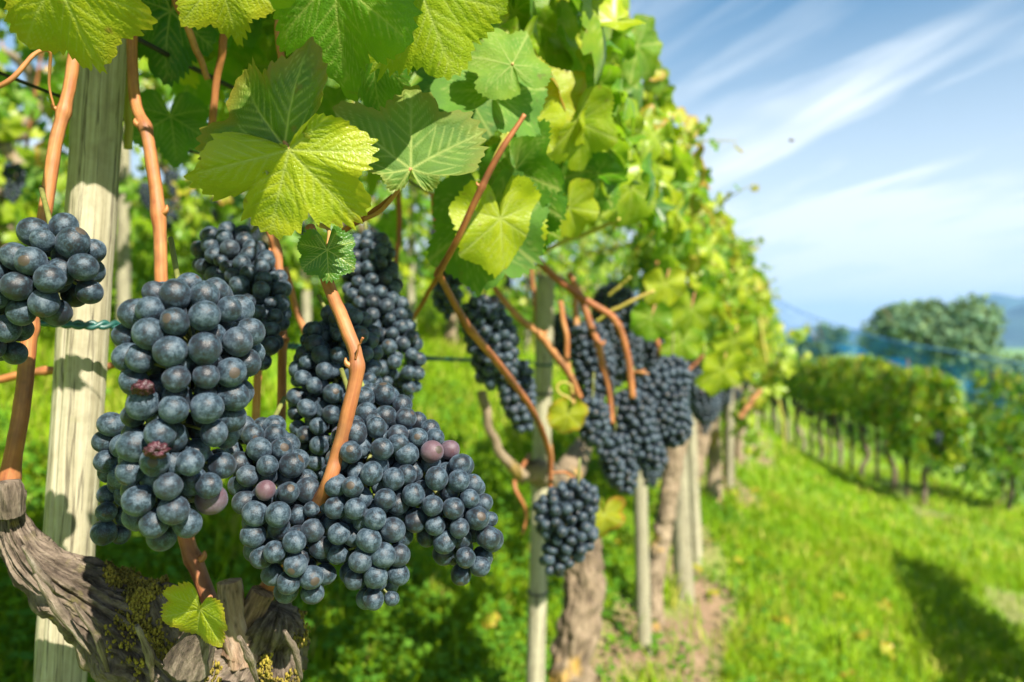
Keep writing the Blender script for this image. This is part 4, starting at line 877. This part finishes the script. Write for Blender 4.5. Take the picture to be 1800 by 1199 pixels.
# small bunches on all these vines: one mesh each, copied
rg = np.random.default_rng(91); FB = []
for s in range(3):
    pos, _ = pack(np.array([[0, 0, -.02, .036], [0, 0, -.06, .03], [.005, 0, -.095, .018]]), .0075, np.random.default_rng(s), tries=1800, dens=1.6)
    V, F = sphere(9, 6); m = MB()
    for c in pos: m.add(V * .0076 + c, F)
    FB.append(m.data('grape_bunch', M_GRAPE_IN))
def small_bunches(ds, u, n, label, group, zlo, zhi, half, du=.12, scale=1.0):
    for d in ds:
        for _ in range(n):
            y = d + rg.uniform(-half, half); x = rx(y, u) + rg.uniform(-du, du)
            o = bpy.data.objects.new('grape_bunch', FB[rg.integers(3)]); COL.objects.link(o)
            o.location = (x, y, ground_z(x, y) + rg.uniform(zlo, zhi)); o.rotation_euler = (rg.normal(0, .15), rg.normal(0, .15), rg.uniform(0, 6)); o.scale = [scale * rg.uniform(.8, 1.2)] * 3
            tag(o, label, 'grape bunch', group)
small_bunches((2.6, 3.3, 4.0, 4.7), 0, 7, 'out of focus bunch in the fruit zone beyond the broad sunlit bunch', 'farther bunches of the near row', .66, 1.02, .4)
small_bunches(np.arange(5.5, 11, 1.1), 0, 5, 'tiny blurred bunch far along the near row', 'far bunches of the near row', .6, .95, .5)
small_bunches(np.arange(1.8, 9, .9), -1.80, 9, 'blurred bunch on the first row up the slope', 'bunches of the first row up the slope', .55, .95, .5)
small_bunches(np.arange(9.8, 17, .95), 12.0, 9, 'blurred bunch in the dark fruit band under the hedge like row', 'bunches of the hedge like row', .74, .98, .5)

# ------------------------------------------------------------------ grass and ground cover
def grass():
    rg = np.random.default_rng(5); mb = MB()
    for (d0, d1, n, w, h) in ((.9, 3.2, 52000, .0030, .075), (3.2, 6.5, 52000, .0045, .085), (6.5, 13, 42000, .008, .09), (13, 34, 30000, .018, .11), (1.6, 7, 7000, .0022, .15)):
        y = np.sqrt(rg.uniform(d0 ** 2, d1 ** 2, n)); x = rg.uniform(-.85, .80, n) * y
        u = ufun(x, y); soil = vnoise(np.column_stack([x * 2.1, y * 2.1, 0 * x])); bare = (np.abs(u - .06) < .2) & (soil > .05) | (np.abs(u - 2.0) < .25) & (soil > .0)
        ok = ~(bare & (rg.uniform(size=n) < .93)); x, y = x[ok], y[ok]; n = len(x)
        clump = vnoise(np.column_stack([x * 5, y * 5, 0 * x + 4]))
        z = ground_z(x, y); hh = h * rg.uniform(.5, 1.3, n) * (1 + .6 * clump); a = rg.uniform(0, 6.28, n); ww = w * rg.uniform(.6, 1.4, n)
        side = np.column_stack([np.cos(a), np.sin(a), 0 * a]); ben = np.column_stack([-np.sin(a), np.cos(a), 0 * a]) * (hh * rg.uniform(.1, .9, n))[:, None]
        b = np.column_stack([x, y, z - .005]); up = np.array([0, 0, 1.0])
        m_ = b + ben * .35 + up * (hh * .6)[:, None]; t_ = b + ben + up * (hh * rg.uniform(.75, 1, n))[:, None]
        V = np.stack([b - side * ww[:, None], b + side * ww[:, None], m_ + side * ww[:, None] * .8, m_ - side * ww[:, None] * .8, t_], 1).reshape(-1, 3)
        k = np.arange(n) * 5; tint = np.clip(rg.normal(.5, .2, n) + .25 * clump, 0, 1)
        mb.add(V, [np.column_stack([k, k + 1, k + 2, k + 3]), np.column_stack([k + 3, k + 2, k + 4])], tint=np.repeat(tint, 5))
    o = mb.build('grass', M_GRASS, None); tag(o, 'short bright green grass covering the slope between the rows', 'grass', kind='stuff')
grass()
def weeds():
    rg = np.random.default_rng(6); mb = MB()
    tm = [(np.array([[0, 0, 0], [.32, .35, .05], [.36, .75, .03], [0, 1.05, -.08], [-.36, .75, .03], [-.32, .35, .05], [0, .5, -.03]]), [np.array([[0, 1, 6], [1, 2, 6], [2, 3, 6], [3, 4, 6], [4, 5, 6], [5, 0, 6]])], np.zeros(7), np.zeros(7))]
    for (d0, d1, n, s) in ((.8, 2.4, 26000, .022), (2.4, 5, 16000, .026), (5, 12, 7000, .036)):
        y = np.sqrt(rg.uniform(d0 ** 2, d1 ** 2, n)); u = rg.normal(-.45, .6, n); u = np.where(rg.uniform(size=n) < .3, rg.uniform(-2.5, 2.6, n), u)
        x = xrow(y) + u * 1.063; cl = vnoise(np.column_stack([x * 3, y * 3, 0 * x + 11])); ok = cl > rg.uniform(-.9, .5, n); x, y, cl = x[ok], y[ok], cl[ok]; n = len(x)
        z = ground_z(x, y) + rg.uniform(.0, .10, n) * (.7 + .6 * cl)
        nr = rg.normal(0, .5, (n, 3)) + [0, 0, 1]; tp = rg.normal(0, 1, (n, 3)) * [1, 1, .3]
        scatter(mb, tm, np.column_stack([x, y, z]), tp, nr, s * rg.uniform(.6, 1.4, n), np.clip(rg.normal(.28, .22, n), 0, 1), np.zeros(n), rg)
    o = mb.build('ground_cover', M_WEED, None); tag(o, 'low broad leaved weeds under the vines', 'weeds', kind='stuff')
weeds()

rgF = np.random.default_rng(8)
for k in range(46):
    y = rgF.uniform(2.0, 6.5); x = xrow(y) + rgF.normal(.35, .45); z = float(ground_z(x, y)) + rgF.uniform(.03, .07); V, F, vein, T = MED[rgF.integers(10)]
    m = MB(); m.add(frame_leaf(V, [x, y, z], rgF.normal(0, 1, 3) * [1, 1, .15], rgF.normal(0, .25, 3) + [0, 0, 1], rgF.uniform(.03, .05)), F, tint=1.0, dry=1.0, vein=vein, edge=T)
    tag(m.build('fallen_leaf', M_FOL), 'dry yellow brown leaf fallen on the grass by the near row', 'leaf', 'fallen leaves')
# ------------------------------------------------------------------ trees, net, insect
def tree(px, d, top_py, w_px, label, seed, n=7000, leaf_s=.30, airy=False, group=None, crown_lo=.25):
    rg = np.random.default_rng(seed); x = (px - CX) / FPX * d; y = d; g = float(ground_z(x, y)); top = CAMZ + (CY - top_py) / FPX * d; H = top - g; Wd = w_px / FPX * d / 2
    t = thing('tree', (x, y, g), label, 'tree', group); mb = MB()
    tube(mb, [[x, y, g - .2], [x + .1, y, g + H * .2], [x, y, g + H * .5]], [H * .04, H * .03, H * .018], 10, rough=.1, rs=2)
    for k in range(9):
        a = rg.uniform(0, 6.28); e = np.array([x + np.cos(a) * Wd * .7, y + np.sin(a) * Wd * .7, g + H * rg.uniform(.5, .9)])
        s = np.array([x, y, g + H * rg.uniform(.18, .42)]); tube(mb, [s, (s + e) / 2 + [0, 0, .3], e], [H * .014, H * .009, H * .003], 6)
    mb.build('trunk', M_BARKFAR, t)
    m2 = MB(); blobs = []
    for k in range(34 if not airy else 18):
        dv = unit(rg.normal(size=3)); q = rg.uniform(.2, .80 if not airy else .7) ** .6
        blobs.append((x + dv[0] * Wd * q * .8, y + dv[1] * Wd * q * .8, g + H * .60 + dv[2] * H * .34 * q, Wd * rg.uniform(.24, .38) * (.6 if airy else 1)))
    B = np.array(blobs); k = rg.integers(0, len(B), n); dr = unit(rg.normal(size=(n, 3))); p = B[k, :3] + dr * B[k, 3:] * (rg.uniform(.3, 1.08, n) ** .5)[:, None] * np.array([1, 1, .8])
    tm = [(np.array([[0, 0, 0], [.5, .4, .1], [0, 1, -.1], [-.5, .4, .1]]), [np.array([[0, 1, 2, 3]])], np.zeros(4), np.zeros(4))]
    scatter(m2, tm, p, rg.normal(size=(n, 3)), dr + rg.normal(0, .4, (n, 3)), leaf_s * rg.uniform(.6, 1.5, n), np.clip(rg.normal(.45, .2, n), 0, 1), np.zeros(n), rg)
    m2.build('crown', M_TREE, t)
tree(1640, 62, 512, 262, 'large round crowned tree rising behind the blue net', 1, 15000, .40)
tree(1452, 120, 545, 120, 'thin pale tree far off behind the near row', 2, 2600, .55, airy=True)
tree(1400, 150, 590, 110, 'distant rounded tree beside the leafy end of the near row', 5, 3000, .7)
tree(1765, 38, 612, 130, 'small light green tree below the large round crowned one', 3, 4500, .22)

def net_material():
    m, nd, lk, out = new_mat('blue_bird_net')
    tc = nd.new('ShaderNodeTexCoord').outputs['Object']
    f = mth(nd, lk, 'ADD', .10, mth(nd, lk, 'MULTIPLY', mth(nd, lk, 'SUBTRACT', noise(nd, lk, tc, 1.3, 5, .65, (1, 1, 2.5)), .44), 1.3), True)
    d = N(nd, 'ShaderNodeBsdfDiffuse', i_Color=(.015, .22, .55, 1)); tr = nd.new('ShaderNodeBsdfTransparent'); tl = N(nd, 'ShaderNodeBsdfTranslucent', i_Color=(.015, .26, .6, 1))
    a = N(nd, 'ShaderNodeMixShader', i_0=.4); lk.new(d.outputs[0], a.inputs[1]); lk.new(tl.outputs[0], a.inputs[2])
    x = nd.new('ShaderNodeMixShader'); lk.new(f, x.inputs[0]); lk.new(tr.outputs[0], x.inputs[1]); lk.new(a.outputs[0], x.inputs[2]); lk.new(x.outputs[0], out.inputs[0]); return m
M_NET = net_material(); M_NETD = simple('dense_blue_net', (.012, .13, .36), .6, scale=8); M_ROPE = simple('blue_rope', (.02, .12, .30), .6)
def net():
    top = catmull(np.array([P(1300, 478, 15), P(1400, 545, 15), P(1540, 592, 14.5), P(1660, 616, 14), P(1800, 640, 13.5), P(1960, 660, 13)]), 120)
    bot = catmull(np.array([P(1300, 640, 17), P(1400, 650, 17), P(1540, 690, 16.5), P(1660, 740, 16), P(1800, 880, 14), P(1960, 960, 13)]), 120)
    t = np.linspace(0, 1, 24)[None, :, None]; G = top[:, None] * (1 - t) + bot[:, None] * t
    s = np.arange(120)[:, None]; G[..., 1] += .25 * np.sin(s * .7 + t[..., 0] * 3) * t[..., 0]; G[..., 2] -= .25 * np.sin(np.pi * t[..., 0]) * (1 + .4 * np.sin(s * .33))
    i, j = np.meshgrid(np.arange(119), np.arange(23), indexing='ij'); mb = MB(); mb.add(G.reshape(-1, 3), [np.stack([i * 24 + j, (i + 1) * 24 + j, (i + 1) * 24 + j + 1, i * 24 + j + 1], -1).reshape(-1, 4)])
    n = thing('bird_net', top[40], 'sheer blue bird net draped below the large round crowned tree', 'net')
    mb.build('netting', M_NET, n); m2 = MB(); tube(m2, top, .010, 6, n=120); m2.build('edge_rope', M_ROPE, n)
    fold = top + (bot - top) * .35 + np.array([0, -.1, 0]); m3 = MB(); tube(m3, fold, .05 + .04 * np.sin(np.arange(120) * .5), 8, n=120, rough=.4, rs=3); m3.build('gathered_fold', M_NET, n)
net()
def row_net():
    y = np.linspace(3.7, 4.5, 110); t = np.linspace(0, 1, 16); YY, TT = np.meshgrid(y, t, indexing='ij')
    uu = -.34 + .05 * np.sin(YY * 9) * np.cos(TT * 2) + .03 * vnoise(np.stack([YY * 6, TT * 5, 0 * YY], -1)); XX = xrow(YY) + uu * 1.063
    ZZ = ground_z(xrow(YY), YY) + 1.30 + .08 * TT + .08 * np.sin(YY * 2.6)
    i, j = np.meshgrid(np.arange(109), np.arange(15), indexing='ij'); mb = MB()
    mb.add(np.stack([XX, YY, ZZ], -1).reshape(-1, 3), [np.stack([i * 16 + j, (i + 1) * 16 + j, (i + 1) * 16 + j + 1, i * 16 + j + 1], -1).reshape(-1, 4)])
    tag(mb.build('bird_net', M_NETD), 'bright blue net behind the near row, glimpsed through gaps between the canes', 'net')
row_net()
def insect():
    c = P(1390, 248, 1.5); b = thing('insect', c, 'tiny brown insect flying in front of the sky', 'insect'); V, F = sphere(12, 8)
    m = MB(); m.add(V * [.0042, .002, .002] + c, F); m.add(V * .0018 + c + [.005, 0, .0004], F); m.build('body', M_BEE, b)
    for s in (-1, 1): m = MB(); m.add(V * [.0022, .0045, .0003] + c + [0, s * .004, .0026], F); m.build('wing', M_WING, b)
insect()

# wires of the far part of the near row and of the row down the slope
def row_wire(u, h, d0, d1, label, group):
    y = np.linspace(d0, d1, 40); x = rx(y, u); z = ground_z(x, y) + h; m = MB(); tube(m, np.column_stack([x, y, z]), .0015, 6, n=80); tag(m.build('trellis_wire', M_STEEL, None), label, 'wire', group)
row_wire(0, 1.0, 1.7, 14, 'thin wire running on from the second post along the near row', 'trellis wires')
row_wire(12.0, .75, 9.4, 24, 'thin wire low along the hedge like row across the aisle', 'trellis wires')

# ------------------------------------------------------------------ air
hz = MB(); x0, x1, y0, y1, z0, z1 = -4100, 5700, -400, 6100, -25, 262
hz.add([[x0, y0, z0], [x1, y0, z0], [x1, y1, z0], [x0, y1, z0], [x0, y0, z1], [x1, y0, z1], [x1, y1, z1], [x0, y1, z1]],
       [np.array([[0, 3, 2, 1], [4, 5, 6, 7], [0, 1, 5, 4], [1, 2, 6, 5], [2, 3, 7, 6], [3, 0, 4, 7]])])
mH, nd, lk, out = new_mat('air_haze'); pv = N(nd, 'ShaderNodeVolumePrincipled', i_Density=.00021); pv.inputs['Color'].default_value = (.28, .58, 1.0, 1); lk.new(pv.outputs[0], out.inputs['Volume'])
tag(hz.build('haze', mH, None, smooth=False), kind='stuff')
